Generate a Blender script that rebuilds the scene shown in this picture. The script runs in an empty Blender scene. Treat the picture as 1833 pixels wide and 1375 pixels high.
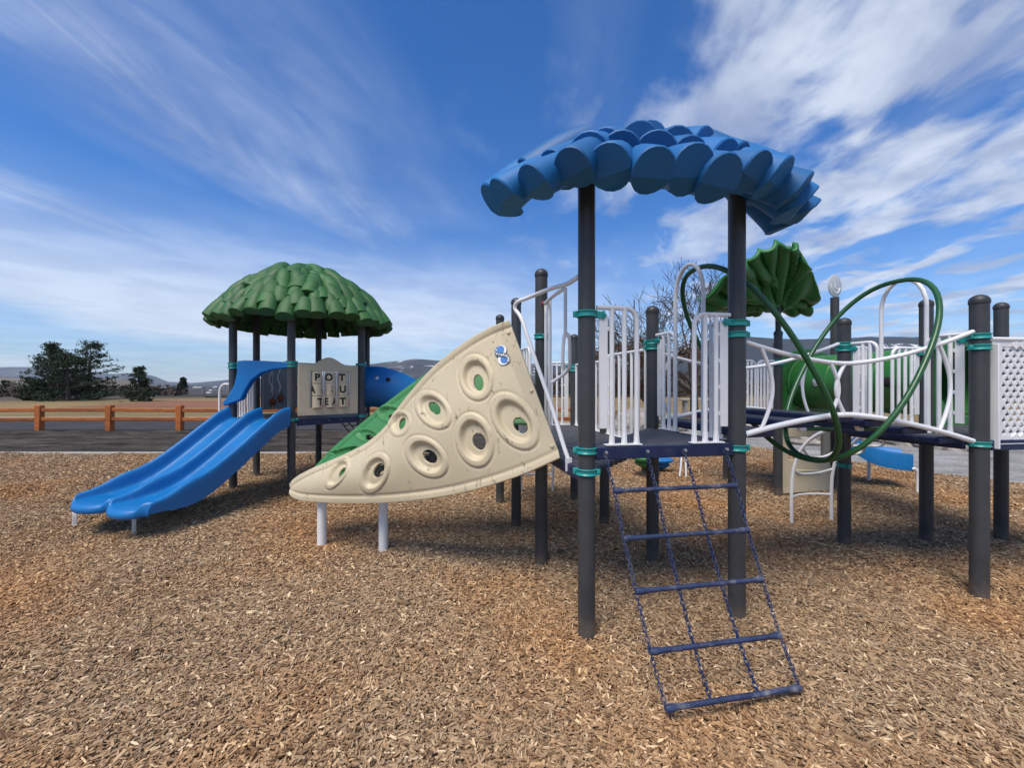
import bpy, bmesh, math, random
import numpy as np
from mathutils import Vector, Matrix, noise as mnoise
R = math.radians
random.seed(7); rng = np.random.default_rng(11)
sc = bpy.context.scene
col = sc.collection

# ------------------------------------------------------------------ camera
EYE = 1.65; FPX = 741.0; CU, CV = 916.5, 687.5       # focal length and centre in photograph pixels
cam_d = bpy.data.cameras.new('camera'); cam = bpy.data.objects.new('camera', cam_d); col.objects.link(cam)
cam_d.sensor_width = 36; cam_d.lens = 36 * FPX / 1833; cam_d.clip_start = 0.05; cam_d.clip_end = 30000
cam.location = (0, 0, EYE); cam.rotation_euler = (R(90), 0, 0)
sc.camera = cam

# ------------------------------------------------------------------ light
SUN_EL, SUN_AZ = 61, 212            # azimuth clockwise from +Y
sd = Vector((math.sin(R(SUN_AZ)) * math.cos(R(SUN_EL)), math.cos(R(SUN_AZ)) * math.cos(R(SUN_EL)), math.sin(R(SUN_EL))))
sun_d = bpy.data.lights.new('sun', 'SUN'); sun = bpy.data.objects.new('sun', sun_d); col.objects.link(sun)
sun_d.energy = 3.2; sun_d.angle = R(32); sun_d.color = (1.0, .91, .78)
sun.rotation_euler = sd.to_track_quat('Z', 'Y').to_euler(); sun.location = (-10, -20, 30)
sc.view_settings.view_transform = 'Standard'; sc.view_settings.look = 'None'
sc.view_settings.exposure = 0.53; sc.view_settings.gamma = 1
try: sc.cycles.use_denoising = True
except Exception: pass
sc.cycles.max_bounces = 4; sc.cycles.diffuse_bounces = 3; sc.cycles.use_adaptive_sampling = True; sc.cycles.adaptive_threshold = .025; sc.cycles.volume_bounces = 0; sc.cycles.transparent_max_bounces = 8

def N(nt, typ, **kw):
    n = nt.nodes.new(typ)
    for k, v in kw.items():
        if k.startswith('i_'):
            key = k[2:]
            n.inputs[int(key) if key.isdigit() else key.replace('_', ' ')].default_value = v
        else: setattr(n, k, v)
    return n
def L(nt, a, b): nt.links.new(a, b)
def math_(nt, op, a, b=None, c=None, clamp=False):
    n = nt.nodes.new('ShaderNodeMath'); n.operation = op; n.use_clamp = clamp
    for i, x in enumerate((a, b, c)):
        if x is None: continue
        if isinstance(x, (int, float)): n.inputs[i].default_value = x
        else: nt.links.new(x, n.inputs[i])
    return n.outputs[0]
def ramp(nt, fac, stops, interp='LINEAR'):
    n = nt.nodes.new('ShaderNodeValToRGB'); cr = n.color_ramp; cr.interpolation = interp
    while len(cr.elements) > len(stops): cr.elements.remove(cr.elements[-1])
    while len(cr.elements) < len(stops): cr.elements.new(.5)
    for e, (p, c) in zip(cr.elements, stops):
        e.position = p; e.color = (*c, 1) if len(c) == 3 else c
    nt.links.new(fac, n.inputs[0]); return n.outputs[0]
def mixc(nt, fac, a, b, mode='MIX'):
    n = nt.nodes.new('ShaderNodeMix'); n.data_type = 'RGBA'; n.blend_type = mode
    for i, x in ((0, fac), (6, a), (7, b)):
        if isinstance(x, (int, float)): n.inputs[i].default_value = x
        elif isinstance(x, tuple): n.inputs[i].default_value = (*x, 1) if len(x) == 3 else x
        else: nt.links.new(x, n.inputs[i])
    return n.outputs[2]
def smooth(nt, x, lo, hi):
    n = nt.nodes.new('ShaderNodeMapRange'); n.interpolation_type = 'SMOOTHSTEP'
    n.inputs[1].default_value = lo; n.inputs[2].default_value = hi
    nt.links.new(x, n.inputs[0]); return n.outputs[0]
def bw(t): return ((0, 0, 0), (1, 1, 1))[t]

# ------------------------------------------------------------------ sky with drawn-out cloud
world = bpy.data.worlds.new('World'); sc.world = world; world.use_nodes = True
wt = world.node_tree; wt.nodes.clear()
wo = N(wt, 'ShaderNodeOutputWorld'); bg = N(wt, 'ShaderNodeBackground'); bg.inputs['Strength'].default_value = 0.1
sky = N(wt, 'ShaderNodeTexSky', sky_type='NISHITA', sun_disc=False, sun_elevation=R(SUN_EL), sun_rotation=R(SUN_AZ),
        air_density=1.0, dust_density=.6, ozone_density=2.2, altitude=400)
tc = N(wt, 'ShaderNodeTexCoord'); sep = N(wt, 'ShaderNodeSeparateXYZ'); L(wt, tc.outputs['Generated'], sep.inputs[0])
dx, dy, dz = sep.outputs
zz = math_(wt, 'ADD', math_(wt, 'MAXIMUM', dz, 0.0), 0.07)
px = math_(wt, 'DIVIDE', dx, zz); py = math_(wt, 'DIVIDE', dy, zz)
pa = math_(wt, 'SUBTRACT', px, math_(wt, 'MULTIPLY', py, .12))       # cloud bands run along +Y, a little to the right
def plane_noise(sx, sy, scale, detail, rough, dist, off):
    c = N(wt, 'ShaderNodeCombineXYZ'); L(wt, math_(wt, 'MULTIPLY', pa, sx), c.inputs[0]); L(wt, math_(wt, 'MULTIPLY', py, sy), c.inputs[1])
    c.inputs[2].default_value = off
    n = N(wt, 'ShaderNodeTexNoise', i_Scale=scale, i_Detail=detail, i_Roughness=rough, i_Distortion=dist)
    L(wt, c.outputs[0], n.inputs['Vector']); return n.outputs['Fac']
hs = N(wt, 'ShaderNodeHueSaturation', i_Saturation=1.30, i_Value=1.0); L(wt, sky.outputs[0], hs.inputs['Color'])
skyc = mixc(wt, 1.0, hs.outputs[0], (.74, .92, 1.16), 'MULTIPLY')
cir_w = plane_noise(1.0, .16, 1.15, 3, .5, .35, 3.7)
cir_f = plane_noise(1.0, .30, 3.4, 9, .62, .9, 9.1)
cirrus = math_(wt, 'MULTIPLY', smooth(wt, cir_w, .44, .74), math_(wt, 'ADD', .35, math_(wt, 'MULTIPLY', smooth(wt, cir_f, .3, .75), .75)))
alto_w = plane_noise(.8, .5, 1.0, 4, .55, .4, 21.3)
alto_f = plane_noise(1.0, .62, 3.3, 6, .52, .30, 31.9)
right = smooth(wt, math_(wt, 'DIVIDE', dx, math_(wt, 'ADD', math_(wt, 'ABSOLUTE', dy), .3)), -.22, .55)
alto_s = math_(wt, 'ADD', math_(wt, 'MULTIPLY', alto_w, .20), math_(wt, 'MULTIPLY', alto_f, .80))
alto_s = math_(wt, 'ADD', alto_s, math_(wt, 'MULTIPLY', right, .088))
alto = math_(wt, 'MULTIPLY', smooth(wt, alto_s, .50, .66), right)
veil = math_(wt, 'MULTIPLY', smooth(wt, dz, .34, .0), .32)
low_n = plane_noise(.24, .14, 1.15, 4, .5, .3, 44.0)
low = math_(wt, 'MULTIPLY', smooth(wt, dz, .38, .12), smooth(wt, low_n, .38, .64))
low = math_(wt, 'MULTIPLY', low, math_(wt, 'SUBTRACT', 1.0, math_(wt, 'MULTIPLY', right, .85)))
cloud = math_(wt, 'MAXIMUM', math_(wt, 'MULTIPLY', cirrus, .62), math_(wt, 'MULTIPLY', alto, .86))
cloud = math_(wt, 'MAXIMUM', cloud, math_(wt, 'MULTIPLY', low, .80))
cloud = math_(wt, 'MAXIMUM', cloud, veil)
shade_n = plane_noise(1.0, .8, 2.3, 6, .55, .3, 60.0)
ccol = mixc(wt, smooth(wt, shade_n, .35, .68), (2.7, 3.2, 4.5), (5.6, 6.1, 6.9))
ccol = mixc(wt, math_(wt, 'MULTIPLY', low, .7), ccol, (6.2, 6.7, 7.4))
final = mixc(wt, cloud, skyc, ccol)
L(wt, final, bg.inputs[0]); L(wt, bg.outputs[0], wo.inputs[0])

# ------------------------------------------------------------------ helpers
def at(u, v, y): return Vector(((u - CU) / FPX * y, y, EYE - (v - CV) / FPX * y))
def yline(u, p, q):                       # depth at which the sight line of column u crosses the plan line p-q
    a = (u - CU) / FPX
    k = (a * p[1] - p[0]) / ((q[0] - p[0]) - a * (q[1] - p[1]))
    return p[1] + (q[1] - p[1]) * k
def onl(u, v, p, q): return at(u, v, yline(u, p, q))
def vec(x): return Vector(x)
def lerp(a, b, t): return a + (b - a) * t
def catmull(pts, n=6, closed=False):
    P = [Vector(p) for p in pts]; out = []; m = len(P)
    rngi = range(m if closed else m - 1)
    for i in rngi:
        if closed: a, b, c, d = P[i - 1], P[i], P[(i + 1) % m], P[(i + 2) % m]
        else: a, b, c, d = P[max(i - 1, 0)], P[i], P[i + 1], P[min(i + 2, m - 1)]
        for k in range(n):
            t = k / n
            out.append(.5 * ((2 * b) + (c - a) * t + (2 * a - 5 * b + 4 * c - d) * t * t + (3 * b - a - 3 * c + d) * t ** 3))
    if not closed: out.append(P[-1])
    return out

class MB:
    def __init__(s): s.v = []; s.f = []
    def add(s, verts, faces):
        o = len(s.v); s.v.extend([tuple(p) for p in verts]); s.f.extend([tuple(i + o for i in f) for f in faces]); return s
    def box(s, c, size, ax=None):
        c = Vector(c); hx, hy, hz = [k / 2 for k in size]
        X, Y, Z = ax if ax else (Vector((1, 0, 0)), Vector((0, 1, 0)), Vector((0, 0, 1)))
        vs = [c + X * (i * hx) + Y * (j * hy) + Z * (k * hz) for k in (-1, 1) for j in (-1, 1) for i in (-1, 1)]
        return s.add(vs, [(0, 2, 3, 1), (4, 5, 7, 6), (0, 1, 5, 4), (2, 6, 7, 3), (0, 4, 6, 2), (1, 3, 7, 5)])
    def bar(s, p, q, w, h, up=(0, 0, 1)):
        p, q = Vector(p), Vector(q); d = (q - p); l = d.length; d.normalize(); up = Vector(up)
        y = up.cross(d).normalized(); z = d.cross(y)
        return s.box((p + q) / 2, (l, w, h), (d, y, z))
    def tube(s, pts, r, seg=10, cap=True, closed=False, flat=None):
        P = [Vector(p) for p in pts]; n = len(P); T = []
        for i in range(n):
            a = P[i - 1] if (i > 0 or closed) else P[i]; b = P[(i + 1) % n] if (i < n - 1 or closed) else P[i]
            T.append((b - a).normalized())
        up = Vector((0, 0, 1)) if abs(T[0].z) < .9 else Vector((1, 0, 0))
        x = T[0].cross(up).normalized(); vs = []
        for i in range(n):
            x = (x - T[i] * x.dot(T[i]))
            if x.length < 1e-6: x = T[i].orthogonal()
            x.normalize(); y = T[i].cross(x)
            rr = r[i] if isinstance(r, (list, tuple)) else r
            for k in range(seg):
                a = 2 * math.pi * k / seg
                vs.append(P[i] + x * (math.cos(a) * rr) + y * (math.sin(a) * rr))
        fs = []
        for i in range(n if closed else n - 1):
            j = (i + 1) % n
            for k in range(seg):
                l = (k + 1) % seg
                fs.append((i * seg + k, i * seg + l, j * seg + l, j * seg + k))
        if cap and not closed:
            fs.append(tuple(range(seg))[::-1]); fs.append(tuple((n - 1) * seg + k for k in range(seg)))
        return s.add(vs, fs)
    def lathe(s, prof, c, axis=(0, 0, 1), seg=20, a0=0, a1=2 * math.pi, closed_prof=False):
        c = Vector(c); Z = Vector(axis).normalized(); X = Z.orthogonal().normalized() if abs(Z.z) < .99 else Vector((1, 0, 0)); Y = Z.cross(X)
        m = len(prof); full = abs(a1 - a0 - 2 * math.pi) < 1e-6; ns = seg if full else seg + 1; vs = []
        for k in range(ns):
            a = a0 + (a1 - a0) * k / seg; d = X * math.cos(a) + Y * math.sin(a)
            for (r, z) in prof: vs.append(c + d * r + Z * z)
        fs = []
        for k in range(seg):
            k2 = (k + 1) % ns
            for i in range(m if closed_prof else m - 1):
                j = (i + 1) % m
                fs.append((k * m + i, k2 * m + i, k2 * m + j, k * m + j))
        return s.add(vs, fs)
    def prism(s, poly, depth, frame):     # poly 2D in frame (o, x, y, n): extruded along n from -depth/2 to depth/2
        o, x, y, n = frame; m = len(poly)
        vs = [o + x * a + y * b - n * (depth / 2) for a, b in poly] + [o + x * a + y * b + n * (depth / 2) for a, b in poly]
        fs = [tuple(range(m))[::-1], tuple(range(m, 2 * m))] + [(i, (i + 1) % m, m + (i + 1) % m, m + i) for i in range(m)]
        return s.add(vs, fs)
    def sphere(s, c, r, sx=1, sy=1, sz=1, seg=12, ring=8):
        prof = [(math.sin(math.pi * i / ring), -math.cos(math.pi * i / ring)) for i in range(ring + 1)]
        t = MB().lathe(prof, (0, 0, 0), seg=seg)
        return s.add([(c[0] + p[0] * r * sx, c[1] + p[1] * r * sy, c[2] + p[2] * r * sz) for p in t.v], t.f)
    def mesh(s, name, off=(0, 0, 0), angle=35, smooth=True):
        me = bpy.data.meshes.new(name)
        me.from_pydata([(p[0] - off[0], p[1] - off[1], p[2] - off[2]) for p in s.v], [], s.f)
        bm = bmesh.new(); bm.from_mesh(me); bmesh.ops.recalc_face_normals(bm, faces=bm.faces); bm.to_mesh(me); bm.free()
        if smooth:
            me.shade_smooth(); me.set_sharp_from_angle(angle=R(angle))
        return me
    def build(s, name, mat, parent=None, bevel=0, angle=35, smooth=True, subsurf=0, solid=0, bseg=2):
        off = wloc(parent) if parent else (0, 0, 0)
        o = bpy.data.objects.new(name, s.mesh(name, off, angle, smooth)); o.data.materials.append(mat)
        col.objects.link(o); o.parent = parent
        if solid:
            m = o.modifiers.new('solid', 'SOLIDIFY'); m.thickness = abs(solid); m.offset = -1 if solid > 0 else 1
        if subsurf:
            m = o.modifiers.new('sub', 'SUBSURF'); m.levels = m.render_levels = subsurf
        if bevel:
            m = o.modifiers.new('bevel', 'BEVEL'); m.width = bevel; m.segments = bseg; m.limit_method = 'ANGLE'; m.angle_limit = R(40)
            o.data.shade_smooth(); m.harden_normals = False
        return o
def wloc(o):
    l = Vector((0, 0, 0))
    while o: l += o.location; o = o.parent
    return l
def tag(o, label=None, cat=None, group=None, kind=None):
    if label: o['label'] = label
    if cat: o['category'] = cat
    if group: o['group'] = group
    if kind: o['kind'] = kind
    return o
def thing(name, label, cat, loc, group=None):
    o = bpy.data.objects.new(name, None); col.objects.link(o); o.location = loc; o.empty_display_size = .1
    return tag(o, label, cat, group)
def inst(me, name, parent, M):            # place shared mesh data with a world matrix (parents carry no rotation)
    o = bpy.data.objects.new(name, me); col.objects.link(o); o.parent = parent
    o.matrix_local = Matrix.Translation(-wloc(parent)) @ M if parent else M
    return o

# ------------------------------------------------------------------ materials
def mat(name, c, rough=.5, var=.10, vscale=3.0, bump=.0, bscale=250, dust=0.0, dustc=(.30, .26, .20), metal=0, spec=.5, coat=0, scuff=0):
    m = bpy.data.materials.new(name); m.use_nodes = True; nt = m.node_tree; b = nt.nodes['Principled BSDF']
    tcn = N(nt, 'ShaderNodeTexCoord'); src = tcn.outputs['Object']
    n1 = N(nt, 'ShaderNodeTexNoise', i_Scale=vscale, i_Detail=6, i_Roughness=.6); L(nt, src, n1.inputs['Vector'])
    lo = tuple(x * (1 - var) for x in c); hi = tuple(min(x * (1 + var), 1) for x in c)
    out = ramp(nt, n1.outputs['Fac'], [(.3, lo), (.7, hi)])
    if dust:
        n2 = N(nt, 'ShaderNodeTexNoise', i_Scale=9, i_Detail=8, i_Roughness=.7); L(nt, src, n2.inputs['Vector'])
        out = mixc(nt, math_(nt, 'MULTIPLY', smooth(nt, n2.outputs['Fac'], .48, .78), dust), out, dustc)
    if scuff:
        mp = N(nt, 'ShaderNodeMapping'); mp.inputs['Scale'].default_value = (15, 4, 7); mp.inputs['Rotation'].default_value = (.4, .7, .3); L(nt, src, mp.inputs[0])
        n3 = N(nt, 'ShaderNodeTexNoise', i_Scale=1, i_Detail=5, i_Roughness=.72, i_Distortion=1.2); L(nt, mp.outputs[0], n3.inputs['Vector'])
        n4 = N(nt, 'ShaderNodeTexNoise', i_Scale=2.2, i_Detail=2); L(nt, src, n4.inputs['Vector'])
        f = math_(nt, 'MULTIPLY', smooth(nt, n3.outputs['Fac'], .585, .67), smooth(nt, n4.outputs['Fac'], .41, .54))
        out = mixc(nt, math_(nt, 'MULTIPLY', f, scuff), out, tuple(x * .25 for x in c))
    L(nt, out, b.inputs['Base Color'])
    rv = ramp(nt, n1.outputs['Fac'], [(.3, (max(rough - .07, .05),) * 3), (.7, (min(rough + .08, 1),) * 3)])
    L(nt, rv, b.inputs['Roughness'])
    b.inputs['Metallic'].default_value = metal; b.inputs['Specular IOR Level'].default_value = spec
    if coat: b.inputs['Coat Weight'].default_value = coat
    if bump:
        nb = N(nt, 'ShaderNodeTexNoise', i_Scale=bscale, i_Detail=2); L(nt, src, nb.inputs['Vector'])
        bp = N(nt, 'ShaderNodeBump', i_Strength=bump, i_Distance=.002); L(nt, nb.outputs['Fac'], bp.inputs['Height']); L(nt, bp.outputs[0], b.inputs['Normal'])
    return m
M = {}
M['post'] = mat('charcoal_powder_coat', (.040, .043, .047), .46, .16, 5, .25, 420, dust=.18, dustc=(.12, .11, .10))
def each_piece_differs(m, lo=.82, hi=1.16):
    nt = m.node_tree; b = nt.nodes['Principled BSDF']; src = b.inputs['Base Color'].links[0].from_socket; oi = N(nt, 'ShaderNodeObjectInfo')
    L(nt, mixc(nt, 1.0, src, ramp(nt, oi.outputs['Random'], [(0, (lo,) * 3), (1, (hi,) * 3)]), 'MULTIPLY'), b.inputs['Base Color'])
def dusty_feet(m):
    nt = m.node_tree; b = nt.nodes['Principled BSDF']; src = b.inputs['Base Color'].links[0].from_socket
    g = N(nt, 'ShaderNodeNewGeometry'); sp = N(nt, 'ShaderNodeSeparateXYZ'); L(nt, g.outputs['Position'], sp.inputs[0])
    n = N(nt, 'ShaderNodeTexNoise', i_Scale=14, i_Detail=7, i_Roughness=.7); L(nt, g.outputs['Position'], n.inputs['Vector'])
    lvl = math_(nt, 'ADD', math_(nt, 'MULTIPLY', n.outputs['Fac'], .55), math_(nt, 'MULTIPLY', smooth(nt, sp.outputs[2], .32, .0), .42))
    c = mixc(nt, math_(nt, 'MULTIPLY', smooth(nt, lvl, .48, .80), .6), src, (.17, .13, .095))
    mp = N(nt, 'ShaderNodeMapping'); mp.inputs['Scale'].default_value = (60, 60, 5); L(nt, g.outputs['Position'], mp.inputs[0])
    n2 = N(nt, 'ShaderNodeTexNoise', i_Scale=1, i_Detail=4, i_Roughness=.7); L(nt, mp.outputs[0], n2.inputs['Vector'])
    c = mixc(nt, math_(nt, 'MULTIPLY', smooth(nt, n2.outputs['Fac'], .66, .74), .35), c, (.13, .13, .13))
    L(nt, c, b.inputs['Base Color'])
dusty_feet(M['post'])
M['cap'] = mat('charcoal_cap', (.030, .033, .036), .5, .1, 5, .15, 400)
M['white'] = mat('white_powder_coat', (.74, .75, .76), .34, .05, 3, .05, 300, dust=.14, dustc=(.45, .42, .38))
M['whiteleg'] = mat('white_leg_coat', (.74, .74, .72), .4, .05, 3, .05, 300, dust=.35, dustc=(.45, .40, .33))
M['teal'] = mat('teal_clamp_coat', (.012, .27, .25), .38, .10, 8, .08, 300, dust=.15)
M['navy'] = mat('navy_vinyl', (.007, .016, .062), .42, .18, 7, .1, 200, dust=.22, dustc=(.14, .14, .17))
M['net'] = mat('navy_chain_coat', (.010, .024, .085), .5, .25, 20, .2, 200, dust=.75, dustc=(.17, .17, .18))
M['rungm'] = mat('worn_navy_rung', (.018, .030, .080), .5, .3, 14, .2, 200, dust=1.0, dustc=(.24, .24, .25))
M['deck'] = mat('slate_rubber_deck', (.052, .055, .064), .62, .25, 9, .3, 200, dust=.55, dustc=(.17, .16, .16))
M['blueroof'] = mat('blue_moulded_plastic', (.001, .112, .325), .56, .10, 2.5, .35, 330, dust=.10, dustc=(.06, .17, .30))
M['blue'] = mat('blue_slide_plastic', (.001, .140, .40), .42, .10, 2.5, .18, 330, dust=.26, dustc=(.10, .20, .38))
M['greenroof'] = mat('leaf_green_plastic', (.020, .100, .018), .58, .14, 2.5, .4, 300, dust=.10, dustc=(.12, .20, .10))
M['darkgreen'] = mat('deep_green_plastic', (.024, .150, .030), .42, .14, 2.5, .3, 300, dust=.08)
M['underroof'] = mat('shade_painted_green_plastic', (.008, .014, .008), .6)  # near-black green puts the shade under the dome roof into the colour
M['hoop'] = mat('green_hoop_coat', (.016, .085, .026), .34, .12, 4, .1, 300)
M['sheetgreen'] = mat('green_climber_plastic', (.040, .200, .060), .5, .08, 2, .3, 330, dust=.12, dustc=(.20, .28, .18), scuff=.3)
M['beige'] = mat('sand_climber_plastic', (.53, .455, .305), .48, .06, 2, .35, 330, dust=.30, dustc=(.46, .42, .33), scuff=1.0)
M['panel'] = mat('sand_panel_plastic', (.53, .46, .32), .5, .05, 3, .2, 330, dust=.2, dustc=(.40, .36, .30))
M['grey'] = mat('grey_sheet', (.27, .28, .29), .45, .05, 4)
M['steel'] = mat('bolt_steel', (.55, .55, .56), .28, .1, 20, metal=1)
M['chrome'] = mat('bright_rod', (.75, .76, .80), .2, .05, 10, metal=1)
M['black'] = mat('black_print', (.012, .012, .012), .6)
M['whiteprint'] = mat('white_print', (.80, .80, .80), .5)
M['logoblue'] = mat('logo_blue', (.05, .20, .50), .4)
M['logodark'] = mat('logo_dark', (.02, .035, .07), .4)
M['brown'] = mat('brown_plastic', (.17, .045, .012), .5)
M['orange_part'] = mat('orange_plastic', (.32, .10, .02), .5)
M['red'] = mat('red_cap', (.25, .01, .02), .4)
M['rock'] = mat('pale_boulder', (.30, .27, .24), .9, .35, 3, .8, 12)
M['concrete'] = mat('concrete', (.36, .34, .31), .9, .18, 6, .4, 80)
M['rope'] = mat('black_rope', (.015, .015, .017), .8)
M['bark'] = mat('grey_bark', (.075, .060, .048), .9, .3, 6, .8, 30)
M['clear'] = mat('frosted_plaque', (.50, .53, .56), .35, .03, 3)
M['dome'] = bpy.data.materials.new('clear_dome'); M['dome'].use_nodes = True
_b = M['dome'].node_tree.nodes['Principled BSDF']; _b.inputs['Base Color'].default_value = (.55, .6, .65, 1); _b.inputs['Roughness'].default_value = .06; _b.inputs['Metallic'].default_value = .6
M['dark'] = mat('dark_void', (.01, .01, .012), .8)

each_piece_differs(M['blueroof']); each_piece_differs(M['greenroof'])
def wood_mat():
    m = bpy.data.materials.new('stained_timber'); m.use_nodes = True; nt = m.node_tree; b = nt.nodes['Principled BSDF']
    t = N(nt, 'ShaderNodeTexCoord'); mp = N(nt, 'ShaderNodeMapping'); mp.inputs['Scale'].default_value = (1.2, 9, 9); L(nt, t.outputs['Object'], mp.inputs[0])
    n = N(nt, 'ShaderNodeTexNoise', i_Scale=2.2, i_Detail=7, i_Roughness=.65, i_Distortion=.6); L(nt, mp.outputs[0], n.inputs['Vector'])
    L(nt, ramp(nt, n.outputs['Fac'], [(.28, (.15, .040, .009)), (.5, (.33, .092, .017)), (.75, (.47, .158, .036))]), b.inputs['Base Color'])
    b.inputs['Roughness'].default_value = .7
    bp = N(nt, 'ShaderNodeBump', i_Strength=.4, i_Distance=.006); L(nt, n.outputs['Fac'], bp.inputs['Height']); L(nt, bp.outputs[0], b.inputs['Normal'])
    return m
M['timber'] = wood_mat(); each_piece_differs(M['timber'], .72, 1.2)

CHIPS = [(.0, (.125, .077, .046)), (.14, (.21, .138, .084)), (.30, (.30, .207, .127)), (.46, (.36, .258, .160)), (.60, (.27, .205, .145)),
         (.72, (.43, .320, .205)), (.84, (.31, .190, .104)), (.93, (.54, .415, .26)), (1.0, (.68, .56, .40))]
def chip_mat():
    m = bpy.data.materials.new('wood_chip'); m.use_nodes = True; nt = m.node_tree; b = nt.nodes['Principled BSDF']
    oi = N(nt, 'ShaderNodeObjectInfo'); g = N(nt, 'ShaderNodeNewGeometry')
    c = mixc(nt, 1.0, ramp(nt, oi.outputs['Random'], CHIPS), (1.04, 1.0, .94), 'MULTIPLY')
    n = N(nt, 'ShaderNodeTexNoise', i_Scale=.55, i_Detail=4); L(nt, g.outputs['Position'], n.inputs['Vector'])
    c = mixc(nt, smooth(nt, n.outputs['Fac'], .42, .70), c, mixc(nt, 1.0, c, (1.12, .92, .72), 'MULTIPLY'))
    t = N(nt, 'ShaderNodeTexCoord'); mp = N(nt, 'ShaderNodeMapping'); mp.inputs['Scale'].default_value = (2, 14, 8); L(nt, t.outputs['Object'], mp.inputs[0])
    n2 = N(nt, 'ShaderNodeTexNoise', i_Scale=1.0, i_Detail=2); L(nt, mp.outputs[0], n2.inputs['Vector'])
    c = mixc(nt, .5, c, mixc(nt, 1.0, c, ramp(nt, n2.outputs['Fac'], [(.3, (.55,) * 3), (.7, (1.35,) * 3)]), 'MULTIPLY'))
    L(nt, c, b.inputs['Base Color']); b.inputs['Roughness'].default_value = .8; b.inputs['Specular IOR Level'].default_value = .25
    return m
M['chip'] = chip_mat()
def mulch_mat():
    m = bpy.data.materials.new('mulch'); m.use_nodes = True; nt = m.node_tree; b = nt.nodes['Principled BSDF']
    g = N(nt, 'ShaderNodeNewGeometry')
    nd = N(nt, 'ShaderNodeTexNoise', i_Scale=9, i_Detail=2); L(nt, g.outputs['Position'], nd.inputs['Vector'])
    mp = N(nt, 'ShaderNodeMapping'); mp.inputs['Scale'].default_value = (34, 70, 40); L(nt, g.outputs['Position'], mp.inputs[0])
    add = N(nt, 'ShaderNodeVectorMath', operation='MULTIPLY_ADD'); L(nt, nd.outputs['Color'], add.inputs[0]); add.inputs[1].default_value = (3, 3, 3); L(nt, mp.outputs[0], add.inputs[2])
    v = N(nt, 'ShaderNodeTexVoronoi', i_Scale=1.0); L(nt, add.outputs[0], v.inputs['Vector'])
    sp = N(nt, 'ShaderNodeSeparateColor'); L(nt, v.outputs['Color'], sp.inputs[0])
    c = ramp(nt, sp.outputs[0], CHIPS)
    c = mixc(nt, math_(nt, 'MULTIPLY', smooth(nt, v.outputs['Distance'], .3, .75), .75), c, (.035, .02, .012))
    n = N(nt, 'ShaderNodeTexNoise', i_Scale=.55, i_Detail=4); L(nt, g.outputs['Position'], n.inputs['Vector'])
    c = mixc(nt, smooth(nt, n.outputs['Fac'], .42, .70), c, mixc(nt, 1.0, c, (1.12, .92, .72), 'MULTIPLY'))
    L(nt, c, b.inputs['Base Color']); b.inputs['Roughness'].default_value = .9; b.inputs['Specular IOR Level'].default_value = .2
    bp = N(nt, 'ShaderNodeBump', i_Strength=1.0, i_Distance=.02); L(nt, sp.outputs[1], bp.inputs['Height']); L(nt, bp.outputs[0], b.inputs['Normal'])
    return m
M['mulch'] = mulch_mat()
def ground_mat(name, stops, scale, stretch=(1, 1, 1), fine=40, bump=.5, dist=.03, rough=.95, finec=.35):
    m = bpy.data.materials.new(name); m.use_nodes = True; nt = m.node_tree; b = nt.nodes['Principled BSDF']
    g = N(nt, 'ShaderNodeNewGeometry'); mp = N(nt, 'ShaderNodeMapping'); mp.inputs['Scale'].default_value = stretch; L(nt, g.outputs['Position'], mp.inputs[0])
    n = N(nt, 'ShaderNodeTexNoise', i_Scale=scale, i_Detail=8, i_Roughness=.62); L(nt, mp.outputs[0], n.inputs['Vector'])
    c = ramp(nt, n.outputs['Fac'], stops)
    n2 = N(nt, 'ShaderNodeTexNoise', i_Scale=fine, i_Detail=5, i_Roughness=.7); L(nt, g.outputs['Position'], n2.inputs['Vector'])
    c = mixc(nt, finec, c, mixc(nt, 1.0, c, ramp(nt, n2.outputs['Fac'], [(.32, (.3,) * 3), (.7, (1.8,) * 3)]), 'MULTIPLY'))
    L(nt, c, b.inputs['Base Color']); b.inputs['Roughness'].default_value = rough; b.inputs['Specular IOR Level'].default_value = .2
    ad = math_(nt, 'ADD', n.outputs['Fac'], math_(nt, 'MULTIPLY', n2.outputs['Fac'], .3))
    bp = N(nt, 'ShaderNodeBump', i_Strength=bump, i_Distance=dist); L(nt, ad, bp.inputs['Height']); L(nt, bp.outputs[0], b.inputs['Normal'])
    return m
M['dirt'] = ground_mat('dark_dirt', [(.36, (.014, .012, .010)), (.5, (.050, .043, .034)), (.66, (.090, .078, .062))], 1.5, (.35, 1.5, 1), 9, 1.0, .15, finec=.6)
M['asphalt'] = ground_mat('asphalt', [(.3, (.030, .031, .033)), (.7, (.055, .055, .056))], 1.2, (.5, 1, 1), 60, .3, .01)
M['gravel'] = ground_mat('grey_gravel', [(.3, (.15, .145, .14)), (.5, (.24, .235, .23)), (.72, (.34, .335, .33))], 1.3, (.6, 1.4, 1), 26, .9, .03, finec=.6)
M['grass'] = ground_mat('dry_grass', [(.28, (.11, .085, .035)), (.5, (.20, .145, .065)), (.72, (.28, .20, .10))], .16, (.4, 1.2, 1), 5, .4, .05)
M['infield'] = ground_mat('red_infield', [(.3, (.16, .075, .045)), (.7, (.24, .115, .068))], .3, (.4, 1, 1), 6, .2, .02)
M['path'] = ground_mat('pale_path', [(.3, (.30, .28, .25)), (.7, (.40, .38, .35))], .6, (.4, 1, 1), 20, .2, .01)

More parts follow.
